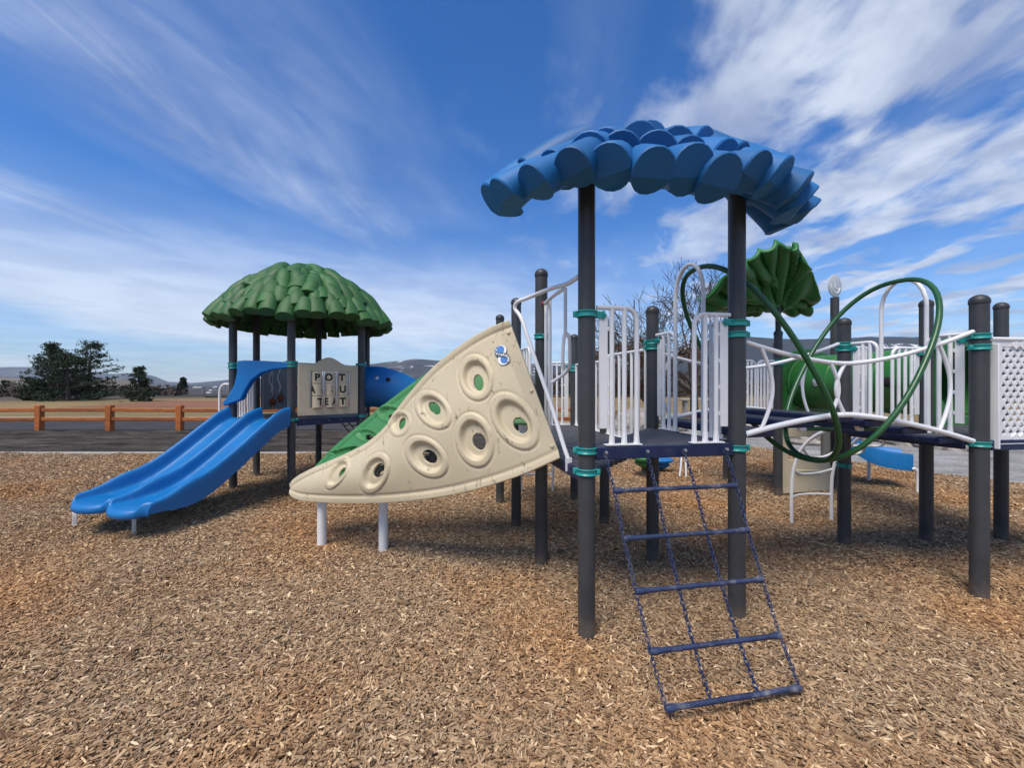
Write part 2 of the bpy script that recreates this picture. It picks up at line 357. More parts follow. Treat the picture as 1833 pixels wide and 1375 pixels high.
# ------------------------------------------------------------------ ground, valley and hills
def vnoise(x, y, s=1.0, o=0): return mnoise.fractal(Vector((x * s, y * s, o)), .9, 2.0, 6)
def terrain_z(x, y):
    r = math.hypot(x, y)
    t = min(max((r - 58) / 1000, 0), 1); t = t * t * (3 - 2 * t)
    up = min(max((r - 1500) / 2600, 0), 1)
    return -.125 - 46 * t + 34 * up + (5 * vnoise(x, y, .0035) * t if r > 58 else 0)
mb = MB(); rs = [0.01, 6, 14, 25, 40, 50, 58, 66, 75, 85, 115, 150, 200, 260, 330, 420, 520, 640, 780, 950, 1150, 1400, 1700, 2100, 2600, 3300, 4300, 6000, 9000, 13000]
na = 120; vs = []; fs = []
for r in rs:
    for k in range(na):
        a = 2 * math.pi * k / na; x, y = r * math.sin(a), r * math.cos(a); vs.append((x, y, terrain_z(x, y)))
for i in range(len(rs) - 1):
    for k in range(na):
        k2 = (k + 1) % na; fs.append((i * na + k, i * na + k2, (i + 1) * na + k2, (i + 1) * na + k))
mb.add(vs, fs)
def terrain_mat():
    m = ground_mat('terrain', [(.28, (.11, .085, .035)), (.5, (.20, .145, .065)), (.72, (.28, .20, .10))], .16, (.4, 1.2, 1), 5, .3, .05)
    nt = m.node_tree; b = nt.nodes['Principled BSDF']; near = b.inputs['Base Color'].links[0].from_socket
    g = N(nt, 'ShaderNodeNewGeometry'); ln = N(nt, 'ShaderNodeVectorMath', operation='LENGTH'); L(nt, g.outputs['Position'], ln.inputs[0])
    n = N(nt, 'ShaderNodeTexNoise', i_Scale=.012, i_Detail=10, i_Roughness=.7); L(nt, g.outputs['Position'], n.inputs['Vector'])
    far = ramp(nt, n.outputs['Fac'], [(.38, (.016, .017, .015)), (.5, (.045, .040, .034)), (.62, (.10, .086, .068)), (.75, (.17, .145, .105))])
    L(nt, mixc(nt, smooth(nt, ln.outputs['Value'], 55, 80), near, far), b.inputs['Base Color'])
    return m
tag(mb.build('terrain', terrain_mat()), kind='structure')

def hill_mat(name, stops, sc_, snow=(.72, .80), snowamt=1.0):
    m = bpy.data.materials.new(name); m.use_nodes = True; nt = m.node_tree; b = nt.nodes['Principled BSDF']
    g = N(nt, 'ShaderNodeNewGeometry')
    n = N(nt, 'ShaderNodeTexNoise', i_Scale=sc_, i_Detail=10, i_Roughness=.66); L(nt, g.outputs['Position'], n.inputs['Vector'])
    c = ramp(nt, n.outputs['Fac'], stops)
    n2 = N(nt, 'ShaderNodeTexNoise', i_Scale=sc_ * 2.1, i_Detail=9, i_Roughness=.68, i_Distortion=.8); L(nt, g.outputs['Position'], n2.inputs['Vector'])
    sp = N(nt, 'ShaderNodeSeparateXYZ'); L(nt, g.outputs['Position'], sp.inputs[0])
    s = math_(nt, 'MULTIPLY', smooth(nt, n2.outputs['Fac'], *snow), smooth(nt, sp.outputs[2], 0, 140))
    c = mixc(nt, math_(nt, 'MULTIPLY', s, snowamt), c, (.78, .80, .84))
    L(nt, c, b.inputs['Base Color']); b.inputs['Roughness'].default_value = .95; b.inputs['Specular IOR Level'].default_value = .1
    bp = N(nt, 'ShaderNodeBump', i_Strength=.8, i_Distance=30); L(nt, n.outputs['Fac'], bp.inputs['Height']); L(nt, bp.outputs[0], b.inputs['Normal'])
    return m
def ridge(name, crest, depth, width, material, rough=.12, seed=0, label=None):
    us = np.linspace(crest[0][0], crest[-1][0], 240)
    vv = np.interp(us, [c[0] for c in crest], [c[1] for c in crest])
    V = []; F = []; rows = 22
    for i, u in enumerate(us):
        a = (u - CU) / FPX
        fade = min(i, len(us) - 1 - i) / 14; fade = min(fade, 1)
        H = (CV - vv[i]) / FPX * depth + EYE + 46
        for j in range(rows):
            t = j / (rows - 1)                      # 0 foot, .72 crest, 1 behind
            d = depth - width * (.72 - t)
            f = (t / .72) if t <= .72 else 1 - (t - .72) / .28 * .8
            f = f ** 1.25 if t <= .72 else f
            x, y = a * d, d
            nz = vnoise(x, y, 3.2 / width, seed)
            amp = H * rough * (1 - abs(t - .72) * .9) * (.35 if abs(t - .72) < .03 else 1)
            V.append((x, y, -52 + H * f * fade + nz * amp * fade))
    for i in range(len(us) - 1):
        for j in range(rows - 1):
            F.append((i * rows + j, (i + 1) * rows + j, (i + 1) * rows + j + 1, i * rows + j + 1))
    return tag(MB().add(V, F).build(name, material, angle=60), kind='structure')
dk = [(.3, (.020, .022, .024)), (.48, (.042, .043, .042)), (.62, (.085, .078, .068)), (.75, (.14, .122, .10))]
tan = [(.3, (.060, .052, .040)), (.5, (.15, .125, .088)), (.7, (.22, .185, .13))]
H1 = hill_mat('far_range', dk, .0011, (.60, .70), .5); H2 = hill_mat('near_hills', tan, .004, (.9, .99), 0); H3 = hill_mat('snow_mountain', dk, .0022, (.56, .66), .9)
H4 = hill_mat('forest_mountain', [(.3, (.012, .015, .018)), (.6, (.026, .030, .031)), (.8, (.055, .052, .046))], .0016, (.66, .74), .9)
ridge('hills', [(-700, 650), (-300, 655), (0, 657), (70, 656), (140, 662), (200, 669), (240, 667), (275, 672), (300, 683), (345, 685), (420, 678), (560, 672), (700, 660)], 7600, 3200, H1, .10, 3)
ridge('hills', [(-400, 668), (0, 672), (60, 676), (130, 681), (190, 676), (225, 677), (262, 687), (330, 695)], 2600, 1500, H2, .14, 9)
ridge('mountain', [(380, 698), (480, 688), (560, 678), (640, 654), (690, 647), (742, 641), (800, 644), (900, 648), (1000, 652), (1090, 655), (1200, 640), (1280, 625), (1400, 628), (1500, 640), (1700, 650)], 4600, 3000, H3, .13, 15)
ridge('mountain', [(1050, 690), (1150, 655), (1230, 622), (1320, 600), (1360, 602), (1430, 605), (1500, 606), (1560, 603), (1640, 605), (1700, 600), (1833, 607), (2100, 610), (2500, 640)], 3900, 2700, H4, .12, 23)
# snow field below the right-hand summit
ridge('snow_slope', [(1520, 640), (1555, 622), (1580, 613), (1620, 612), (1660, 618), (1720, 640)], 3500, 900, hill_mat('snow_slope', [(.3, (.02, .024, .028)), (.6, (.06, .062, .062))], .004, (.42, .52), .95), .10, 31)

# ------------------------------------------------------------------ level ground round the playground
def sheet(name, poly, z, m, step=None):
    me = bpy.data.meshes.new(name); bm = bmesh.new()
    f = bm.faces.new([bm.verts.new((x, y, z)) for x, y in poly]); bm.to_mesh(me); bm.free()
    o = bpy.data.objects.new(name, me); me.materials.append(m); col.objects.link(o); return tag(o, kind='structure')
MULCH = [(-16, -3), (14, -3), (11.2, 3.1), (8.35, 6.9), (7.75, 7.7), (6.25, 10.9), (2.0, 10.6), (-1.5, 9.75), (-16, 9.75)]
sheet('dirt_ground', [(-40, -3), (-16.05, -3), (-16.05, 9.8), (-1.5, 9.8), (2.0, 10.65), (2.2, 15.4), (-40, 14.6)], -.055, M['dirt'])
sheet('asphalt_road', [(-60, 14.6), (2.2, 15.4), (2.0, 19.2), (-60, 19.2)], -.06, M['asphalt'])
sheet('gravel_ground', [(2.0, 10.68), (6.3, 10.96), (7.8, 7.74), (8.4, 6.94), (11.3, 3.1), (14.06, -3), (60, -3), (60, 15.2), (2.2, 15.4)], -.020, M['gravel'])
sheet('footpath', [(-60, 20.6), (-4, 20.6), (3, 16.6), (60, 16.4), (60, 18.2), (3.5, 18.4), (-3, 22), (-60, 22)], -.112, M['path'])
sheet('infield', [(-34, 31), (-9, 31), (-6, 36), (-9, 44), (-36, 44)], -.118, M['infield'])
def in_poly(x, y, poly):
    c = False; n = len(poly)
    for i in range(n):
        x1, y1 = poly[i]; x2, y2 = poly[(i + 1) % n]
        if (y1 > y) != (y2 > y) and x < (x2 - x1) * (y - y1) / (y2 - y1) + x1: c = not c
    return c
def mz(x, y):
    z = .016 * np.sin(x * 1.9 + 1 + .8 * np.sin(y * 1.3)) * np.sin(y * 1.7 + .6) + .010 * np.sin(x * 4.3 + y * 2.9) + .008 * np.sin(x * 2.2 - y * 5.1 + 2)
    for (hx, hy, rx, ry, d) in ((-4.7, 4.3, .8, .55, .055), (1.15, 2.0, .65, .40, .045), (-2.1, 4.1, .9, .6, .03), (3.6, 5.0, .6, .5, .03)):
        z = z - d * np.exp(-((x - hx) / rx) ** 2 - ((y - hy) / ry) ** 2)
    return z
vs = []; fs = []; nx_ = 220; ys = np.linspace(-3, 10.88, 125)
for y in ys:
    xs_ = []
    for i in range(len(MULCH)):
        (xa, ya), (xb, yb) = MULCH[i], MULCH[(i + 1) % len(MULCH)]
        if (ya - y) * (yb - y) <= 0 and ya != yb: xs_.append(xa + (xb - xa) * (y - ya) / (yb - ya))
    a, b = min(xs_), max(xs_)
    for k in range(nx_ + 1):
        x = a + (b - a) * k / nx_; vs.append((x, y, float(mz(x, y)) - .004))
for i in range(len(ys) - 1):
    for k in range(nx_): fs.append((i * (nx_ + 1) + k, i * (nx_ + 1) + k + 1, (i + 1) * (nx_ + 1) + k + 1, (i + 1) * (nx_ + 1) + k))
tag(MB().add(vs, fs).build('mulch_bed', M['mulch'], angle=80), kind='structure')
vs = []; fs = []; yy_ = list(np.arange(9.84, 14.75, .075)); xx_ = list(np.arange(-19, 2.05, .11))
for y in yy_:
    for x in xx_:
        yb = y + (max(0, x + 1.5) * .243 if x > -1.5 else 0) * (1 - (y - 9.84) / 5)
        h_ = .028 * vnoise(x, y, 1.1, 2) + .022 * vnoise(x * .6, y, 4.5, 7)
        vs.append((x, yb, -.012 + h_))
for i in range(len(yy_) - 1):
    for k in range(len(xx_) - 1): fs.append((i * len(xx_) + k, i * len(xx_) + k + 1, (i + 1) * len(xx_) + k + 1, (i + 1) * len(xx_) + k))
tag(MB().add(vs, fs).build('dirt_clods', M['dirt'], angle=50), kind='structure')
for (a, b) in (((-16, 9.80), (-1.5, 9.80)), ((-1.5, 9.80), (2.0, 10.65)), ((2.0, 10.65), (6.27, 10.93))):
    kb2 = MB().bar((a[0], a[1] + .06, -.03), (b[0], b[1] + .06, -.03), .11, .11)
    tag(kb2.build('kerb', M['concrete'], bevel=.015), kind='structure')

# wood chips: one countless layer, points made here and instanced by geometry nodes
def chips():
    pts = []
    def zone(y0, y1, dens, s):
        area_w = 1.33 * y1 + .9; n = int((y1 - y0) * 2 * area_w * dens)
        x = rng.uniform(-area_w, area_w, n); y = rng.uniform(y0, y1, n)
        keep = np.abs(x) < 1.33 * y + .9; x, y = x[keep], y[keep]
        k2 = np.array([in_poly(a, b, MULCH) for a, b in zip(x, y)]); x, y = x[k2], y[k2]
        pts.append((x, y, np.full(len(x), s)))
    zone(.9, 2.4, 8200, .9); zone(2.4, 3.6, 7400, .9); zone(3.6, 5.2, 5200, .98); zone(5.2, 7.2, 2600, 1.12); zone(7.2, 10.9, 1200, 1.35)
    zone(.9, 3.2, 2600, .5); zone(.9, 4.5, 60, 1.9)
    x = np.concatenate([p[0] for p in pts]); y = np.concatenate([p[1] for p in pts]); s = np.concatenate([p[2] for p in pts]); n = len(x)
    z = rng.uniform(-.002, .022, n) + mz(x, y) + .006 * np.sin(x * 7.3 + y * 5.1)
    me = bpy.data.meshes.new('wood_chips'); me.vertices.add(n)
    me.vertices.foreach_set('co', np.stack([x, y, z], 1).astype(np.float32).ravel())
    rot = np.stack([rng.normal(0, .30, n), rng.normal(0, .24, n), rng.uniform(0, 2 * np.pi, n)], 1)
    ln = rng.gamma(6, .0048, n) * s + .010; wd = rng.uniform(.006, .0135, n) * s; th = rng.uniform(.0025, .007, n) * s
    a = me.attributes.new('rot', 'FLOAT_VECTOR', 'POINT'); a.data.foreach_set('vector', rot.astype(np.float32).ravel())
    a = me.attributes.new('scl', 'FLOAT_VECTOR', 'POINT'); a.data.foreach_set('vector', np.stack([ln, wd, th], 1).astype(np.float32).ravel())
    a = me.attributes.new('shape', 'INT', 'POINT'); a.data.foreach_set('value', rng.integers(0, 3, n).astype(np.int32))
    o = bpy.data.objects.new('wood_chips', me); col.objects.link(o); me.materials.append(M['chip'])
    ng = bpy.data.node_groups.new('scatter_chips', 'GeometryNodeTree')
    ng.interface.new_socket('Geometry', in_out='INPUT', socket_type='NodeSocketGeometry'); ng.interface.new_socket('Geometry', in_out='OUTPUT', socket_type='NodeSocketGeometry')
    gi = ng.nodes.new('NodeGroupInput'); go = ng.nodes.new('NodeGroupOutput'); jn = ng.nodes.new('GeometryNodeJoinGeometry')
    def attr(nm, ty):
        a = ng.nodes.new('GeometryNodeInputNamedAttribute'); a.data_type = ty; a.inputs['Name'].default_value = nm; return [q for q in a.outputs if q.enabled][0]
    e2r = ng.nodes.new('FunctionNodeEulerToRotation'); ng.links.new(attr('rot', 'FLOAT_VECTOR'), e2r.inputs[0]); scl = attr('scl', 'FLOAT_VECTOR'); shp = attr('shape', 'INT')
    for k in range(3):
        if k == 0:
            src = ng.nodes.new('GeometryNodeMeshCube'); src.inputs['Size'].default_value = (1, 1, 1)
        else:
            src = ng.nodes.new('GeometryNodeMeshCylinder'); src.inputs['Vertices'].default_value = 4 + k; src.inputs['Radius'].default_value = .55; src.inputs['Depth'].default_value = 1
        sm = ng.nodes.new('GeometryNodeSetMaterial'); sm.inputs['Material'].default_value = M['chip']; ng.links.new(src.outputs['Mesh'], sm.inputs['Geometry'])
        ss = ng.nodes.new('GeometryNodeSetShadeSmooth'); ss.inputs['Shade Smooth'].default_value = False; ng.links.new(sm.outputs[0], ss.inputs[0])
        cmp_ = ng.nodes.new('FunctionNodeCompare'); cmp_.data_type = 'INT'; cmp_.operation = 'EQUAL'
        ii = [q for q in cmp_.inputs if q.enabled]; ng.links.new(shp, ii[0]); ii[1].default_value = k
        ip = ng.nodes.new('GeometryNodeInstanceOnPoints'); ng.links.new(gi.outputs[0], ip.inputs['Points']); ng.links.new(ss.outputs[0], ip.inputs['Instance'])
        ng.links.new(cmp_.outputs[0], ip.inputs['Selection']); ng.links.new(e2r.outputs[0], ip.inputs['Rotation']); ng.links.new(scl, ip.inputs['Scale'])
        ng.links.new(ip.outputs[0], jn.inputs[0])
    ng.links.new(jn.outputs[0], go.inputs[0])
    md = o.modifiers.new('scatter', 'NODES'); md.node_group = ng
    print('chips', n)
    tag(o, 'loose brown wood chips covering the playground floor', 'wood chips', kind='stuff')
chips()

# ------------------------------------------------------------------ play tower pieces
PR = .0565
def post(tower, xy, top, z0=-.25, r=PR, cap=True, clamps=(), name='post', lug=(0, -1)):
    x, y = xy; mb = MB()
    prof = [(r, z0), (r, top - (r * 1.0 if cap else 0))]
    if not cap: prof.append((0.001, top))
    mb.lathe(prof, (x, y, 0), seg=28)
    o = mb.build(name, M['post'], tower)
    if cap:
        c = MB(); pr = [(r + .004, top - r - .016), (r + .005, top - r - .010), (r + .005, top - r + .004)]
        pr += [((r + .005) * math.cos(a), top - r + .004 + (r - .004) * math.sin(a)) for a in np.linspace(.15, math.pi / 2 - .01, 7)]
        c.lathe(pr, (x, y, 0), seg=28); c.build('post_cap', M['cap'], o)
    for cl in clamps: clamp(o, xy, cl[0], cl[1] if len(cl) > 1 else lug, r)
    return o
def clamp(p, xy, z, d=(0, -1), r=PR):
    x, y = xy; mb = MB(); h = .021
    mb.lathe([(r + .001, -h), (r + .013, -h), (r + .013, -h * .62), (r + .006, -h * .5), (r + .006, h * .5), (r + .013, h * .62), (r + .013, h), (r + .001, h)], (x, y, z), seg=26)
    d = Vector((d[0], d[1], 0)).normalized(); n = Vector((-d.y, d.x, 0)); Z = Vector((0, 0, 1))
    for s in (-1, 1):
        c = Vector((x, y, z)) + n * s * (r + .018)
        mb.box(c, (.030, .022, h * 1.9), (n, d, Z))
        mb.lathe([(.0, .018), (.006, .017), (.007, .011), (.007, 0)], c + d * 0, axis=d, seg=8)
    mb.build('clamp', M['teal'], p, bevel=.0025, bseg=1)
def baluster(parent, p, z0, z1, r=.0155):
    mb = MB(); mb.tube([(p[0], p[1], z0 + .075), (p[0], p[1], z1)], r, 10)
    mb.tube([(p[0], p[1], z0 + .002), (p[0], p[1], z0 + .02), (p[0], p[1], z0 + .085)], [r * 1.45, r * 1.3, r * 1.0], 8)
    return mb.build('baluster', M['white'], parent)
def slat(parent, p, d, z0, z1, w=.06):
    mb = MB(); d = Vector((d[0], d[1], 0)).normalized(); n = Vector((-d.y, d.x, 0))
    mb.box((p[0], p[1], (z0 + z1) / 2), (w, .012, z1 - z0), (d, n, Vector((0, 0, 1))))
    for k in range(4):
        z = lerp(z0, z1, (k + .5) / 4); mb.box(Vector((p[0], p[1], z)) + d * (w / 2 + .006), (.014, .008, .03), (d, n, Vector((0, 0, 1))))
    return mb.build('side_panel', M['white'], parent, bevel=.004)
def guard(tower, p, q, z0, z1, nb=3, panel=True, curve=True, label=None):
    """rail from the post end p to the free end q: top tube turning down at q, balusters, a flat panel beside the post"""
    p, q = Vector((p[0], p[1], 0)), Vector((q[0], q[1], 0)); d = (q - p); ln = d.length; d.normalize(); Z = Vector((0, 0, 1))
    off = .085 if panel else .03
    mb = MB(); rr = .075
    top = [p + Z * z1]
    if curve:
        top += [q - d * rr + Z * z1] + [q - d * rr * (1 - math.sin(a)) + Z * (z1 - rr * (1 - math.cos(a))) for a in np.linspace(.25, math.pi / 2, 5)] + [q + Z * (z0 + .085)]
    else: top += [q + Z * z1]
    mb.tube(top, .0155, 10)
    if curve: mb.tube([q + Z * (z0 + .002), q + Z * (z0 + .02), q + Z * (z0 + .09)], [.0225, .020, .0155], 8)
    n = Vector((-d.y, d.x, 0)); a = p + d * (off - .03); b = q + d * .03
    g = mb.build('guard_rail', M['white'], tower)
    MB().box((a + b) / 2 + Z * (z0 + .004), ((b - a).length, .05, .008), (d, n, Z)).build('base_plate', M['white'], g)
    for k in range(nb - (1 if curve else 0)):
        t = off + .02 + (ln - off - .02) * k / (nb - 1)
        baluster(g, p + d * t, z0, z1)
    if panel:
        slat(g, p + d * .045, d, z0 + .11, z1 - .045)
        fq = n if n.y < 0 else -n; ct_ = p + d * .02 + fq * .012 + Z * (z1 - .05)
        tb_ = MB().prism([(-.05, -.022), (.012, -.022), (.022, -.032), (.036, -.012), (.046, 0), (.036, .012), (.022, .032), (.012, .022), (-.05, .022)], .008, (ct_, d, Z, fq))
        tb_.lathe([(0, .010), (.007, .008), (.009, 0)], ct_ + d * .02 + fq * .004, axis=fq, seg=8); tb_.build('rail_bracket', M['teal'], g, bevel=.002)
    if label: g['label'] = label
    return g
def edge_pts(p, q, t): return (p[0] + (q[0] - p[0]) * t, p[1] + (q[1] - p[1]) * t)
def deck_solid(tower, poly, z, th=.055, drop=.085):
    o = Vector((0, 0, z - th / 2)); fr = (o, Vector((1, 0, 0)), Vector((0, 1, 0)), Vector((0, 0, 1)))
    d = MB().prism([tuple(p) for p in poly], th, fr).build('deck', M['deck'], tower, bevel=.012)
    return d
def fascia(tower, p, q, z, h=.075, off=.0, m='navy', bolts=4, inset=.07):
    p, q = Vector((*p, 0)), Vector((*q, 0)); d = (q - p).normalized(); n = Vector((d.y, -d.x, 0))
    a = p + d * inset + n * off; b = q - d * inset + n * off
    f = MB().bar(a + Vector((0, 0, z)), b + Vector((0, 0, z)), .03, h).build('fascia', M[m], tower, bevel=.005)
    for k in range(bolts):
        c = lerp(a, b, (k + .5) / bolts) + n * .015 + Vector((0, 0, z + .012))
        MB().lathe([(0, .008), (.006, .007), (.009, .002), (.009, 0)], c, axis=n, seg=10).build('bolt', M['steel'], f)
    return f
def perf_deck(tower, o, ex, ey, z, nx, ny, keep=None, pitch=.0715):
    mb = MB(); V = {}; vs = []; fs = []
    def vid(x, y):
        k = (round(x, 4), round(y, 4))
        if k not in V: V[k] = len(vs); vs.append(Vector((o[0], o[1], z)) + ex * x + ey * y)
        return V[k]
    r = pitch * .24
    for i in range(nx):
        for j in range(ny):
            cx, cy = (i + .5) * pitch, (j + .5) * pitch
            if keep and not keep(cx, cy): continue
            h = pitch / 2
            sq = [vid(cx + a * h, cy + b * h) for a, b in ((1, 1), (-1, 1), (-1, -1), (1, -1))]
            oc = [vid(cx + r * math.cos(R(22.5 + 45 * k)), cy + r * math.sin(R(22.5 + 45 * k))) for k in range(8)]
            fs += [(sq[0], sq[1], oc[2], oc[1]), (sq[1], sq[2], oc[4], oc[3]), (sq[2], sq[3], oc[6], oc[5]), (sq[3], sq[0], oc[0], oc[7]),
                   (sq[0], oc[1], oc[0]), (sq[1], oc[3], oc[2]), (sq[2], oc[5], oc[4]), (sq[3], oc[7], oc[6])]
    mb.add(vs, fs)
    return mb.build('deck', M['deck'], tower, solid=.02, smooth=False)

# a moulded leaf roll: tapering round body with a wedge-cut end
def leaf_mesh(name, ln, r0, r1, bend=.10, seg=18, flat=1.0):
    mb = MB(); xs = [0, .25, .5, .75, .92, 1.0]; vs = []; fs = []
    for i, t in enumerate(xs):
        r = lerp(r0, r1, t ** .7)
        for k in range(seg):
            a = 2 * math.pi * k / seg; y, z = r * math.cos(a), r * math.sin(a) * flat
            x = ln * t
            if t > .9: x += (.22 * (z + .25 * r) if z > -.25 * r else 1.25 * (z + .25 * r)) * (1 if t == 1 else .5)
            vs.append((x, y, z - bend * (t * ln) ** 2))
    n = len(xs)
    for i in range(n - 1):
        for k in range(seg):
            l = (k + 1) % seg; fs.append((i * seg + k, i * seg + l, (i + 1) * seg + l, (i + 1) * seg + k))
    base = (n - 1) * seg; ib = len(vs); zb = bend * ln * ln
    for k in range(seg):                        # rounded lip
        x, y, z = vs[base + k]; vs.append((x + .010, y * .93, (z + zb) * .93 - zb))
    for k in range(seg):
        l = (k + 1) % seg; fs.append((base + k, base + l, ib + l, ib + k))
    k0 = min(range(seg), key=lambda k: abs(math.sin(2 * math.pi * k / seg) + .25) + (9 if math.cos(2 * math.pi * k / seg) < 0 else 0)); k1 = (seg // 2 - k0) % seg
    lo_ = [(k1 + q) % seg for q in range((k0 - k1) % seg + 1)]; up_ = [(k0 + q) % seg for q in range((k1 - k0) % seg + 1)]
    fs.append(tuple(ib + k for k in up_)); fs.append(tuple(ib + k for k in lo_))
    fs.append(tuple(range(seg))[::-1])
    return MB().add(vs, fs).mesh(name, angle=28)
def leafs_of(m, *specs):
    out = []
    for sp in specs:
        me = leaf_mesh('leaf', *sp); me.materials.append(m); out.append(me)
    return out
def leaf_place(me, parent, end, d, slope, roll=0, sc_=(1, 1, 1), ln=1, name='leaf'):
    """end = where the leaf's tip lies; d = plan direction outwards; slope = fall in radians"""
    X = Vector((d[0] * math.cos(slope), d[1] * math.cos(slope), -math.sin(slope))); Z = Vector((0, 0, 1)); Y = Z.cross(X).normalized(); Z = X.cross(Y)
    rot = Matrix((X, Y, Z)).transposed().to_4x4() @ Matrix.Rotation(roll, 4, 'X')
    st = Vector(end) - X * ln * sc_[0]
    return inst(me, name, parent, Matrix.Translation(st) @ rot @ Matrix.Diagonal((*sc_, 1)))

# ------------------------------------------------------------------ plan positions (ground points seen in the photograph)
def gp(u, v):
    y = FPX * EYE / (v - CV) + .045; return ((u - CU) / FPX * y, y)
A, B, C_, D = gp(1050, 1143), gp(1319, 1115), gp(969, 1016), gp(1168, 1006)
E, F, G, H = gp(924, 947), gp(895, 901), gp(1028, 897), gp(1082, 940)
I_, J, K, L_ = gp(1753, 1073), gp(1511, 983), gp(1658, 975), gp(1792, 965)
Q = (I_[0] + K[0] - J[0], I_[1] + K[1] - J[1] + .02); Q2 = (Q[0] + L_[0] - K[0], Q[1] + L_[1] - K[1])
Mp = gp(1393, 889); Np = (Mp[0] + 1.03, Mp[1] + .25); Mb = (Mp[0] - .22, Mp[1] + 1.05); Nb = (Np[0] - .22, Np[1] + 1.05); M0 = (.5435 * 6.0, 6.0)
P1, P3 = (-4.36, 6.47), (-3.31, 6.21); P5 = (-2.53, 6.95); P6 = (-2.80, 7.98); P4 = (-3.85, 8.24); P2 = (-4.63, 7.50)
Z3 = Vector((0, 0, 1))
def v2(p): return Vector((p[0], p[1], 0))
ex = (v2(B) - v2(A)).normalized(); ey = (v2(C_) - v2(A)).normalized()

# ================================================================== front tower with the blue roof
ft = thing('play_tower', 'charcoal post play tower with blue moulded leaf roof and white guard rails', 'play tower', (A[0], A[1], 0))
DK, LD = 1.24, 1.07
post(ft, A, 3.02, cap=False, clamps=((2.11,), (1.213,), (1.073, (-.3, -1))))
post(ft, B, 3.02, cap=False, clamps=((2.075,), (1.995,), (1.205,)))
post(ft, C_, 2.70, clamps=((2.08, (-1, -.3)),))
post(ft, D, 2.385, clamps=((2.04, (.2, -1)), (1.99, (.2, -1))))
post(ft, E, 2.64, clamps=((1.9, (-.5, -1)),)); post(ft, F, 2.62); post(ft, G, 2.36, clamps=((1.90,), (1.85,))); post(ft, H, 2.36, clamps=((1.04,),))
deck_solid(ft, [lerp(v2(A), v2(B), .04)[:2], lerp(v2(A), v2(B), .96)[:2], (v2(B) + (v2(D) - v2(B)) * .96 - ex * .02)[:2], (v2(D) - ex * .06)[:2]], DK)
fascia(ft, A, B, DK - .045, .082, .02, bolts=0, inset=.045)
fascia(ft, B, D, DK - .045, .08, .02, bolts=0)
fascia(ft, D, A, DK - .06, .10, .0, bolts=0, inset=.12)
nA = (v2(H) - v2(A)); pitch = .0715
lx = (v2(D) - v2(C_)).normalized(); ly = (v2(F) - v2(C_)).normalized(); wid = (v2(D) - v2(C_)).length; dep = (v2(F) - v2(C_)).length
perf_deck(ft, C_, lx, ly, LD, int(wid / pitch), int(dep / pitch))
tw = (v2(C_) - v2(A)).length; tx = (v2(B) - v2(A)).length
perf_deck(ft, A, ex, ey, LD, int(tx / pitch), int(tw / pitch), keep=lambda x, y: x / tx < y / tw + .03)
fascia(ft, C_, A, LD - .045, .08, .0, bolts=0); fascia(ft, D, G, LD - .045, .08, .0, bolts=0); fascia(ft, G, F, LD - .045, .08, .0, bolts=0); fascia(ft, F, C_, LD - .045, .08, .0, bolts=0)
# guard rails
dAB = ex; f0 = -ey * .012
guard(ft, v2(A) + ex * .065 + f0, v2(A) + ex * .345 + f0, DK + .004, 2.155)
guard(ft, v2(B) - ex * .065 + f0, v2(B) - ex * .335 + f0, DK + .004, 2.13)
eb = (v2(D) - v2(B)).normalized()
guard(ft, v2(B) + eb * .065, v2(B) + eb * .33, DK + .004, 2.10)
guard(ft, v2(D) - eb * .065, v2(D) - eb * .33, DK + .004, 2.10)
guard(ft, v2(D) + ly * .07 , v2(H) - ly * .1, LD, 1.98, nb=7, panel=False, curve=False)
guard(ft, v2(H) + ly * .08, v2(G) - ly * .08, LD, 1.92, nb=8, panel=False, curve=False)
gx = (v2(G) - v2(F)).normalized()
guard(ft, v2(G) - gx * .07, v2(G) - gx * .40, LD, 1.95, nb=4)
guard(ft, v2(F) + gx * .07, v2(F) + gx * .40, LD, 1.95, nb=4)
guard(ft, v2(E) - ly * .08, v2(E) - ly * .62, LD, 2.02, nb=5)
guard(ft, v2(E) + ly * .08, v2(F) - ly * .08, LD, 1.98, nb=8, panel=False, curve=False)
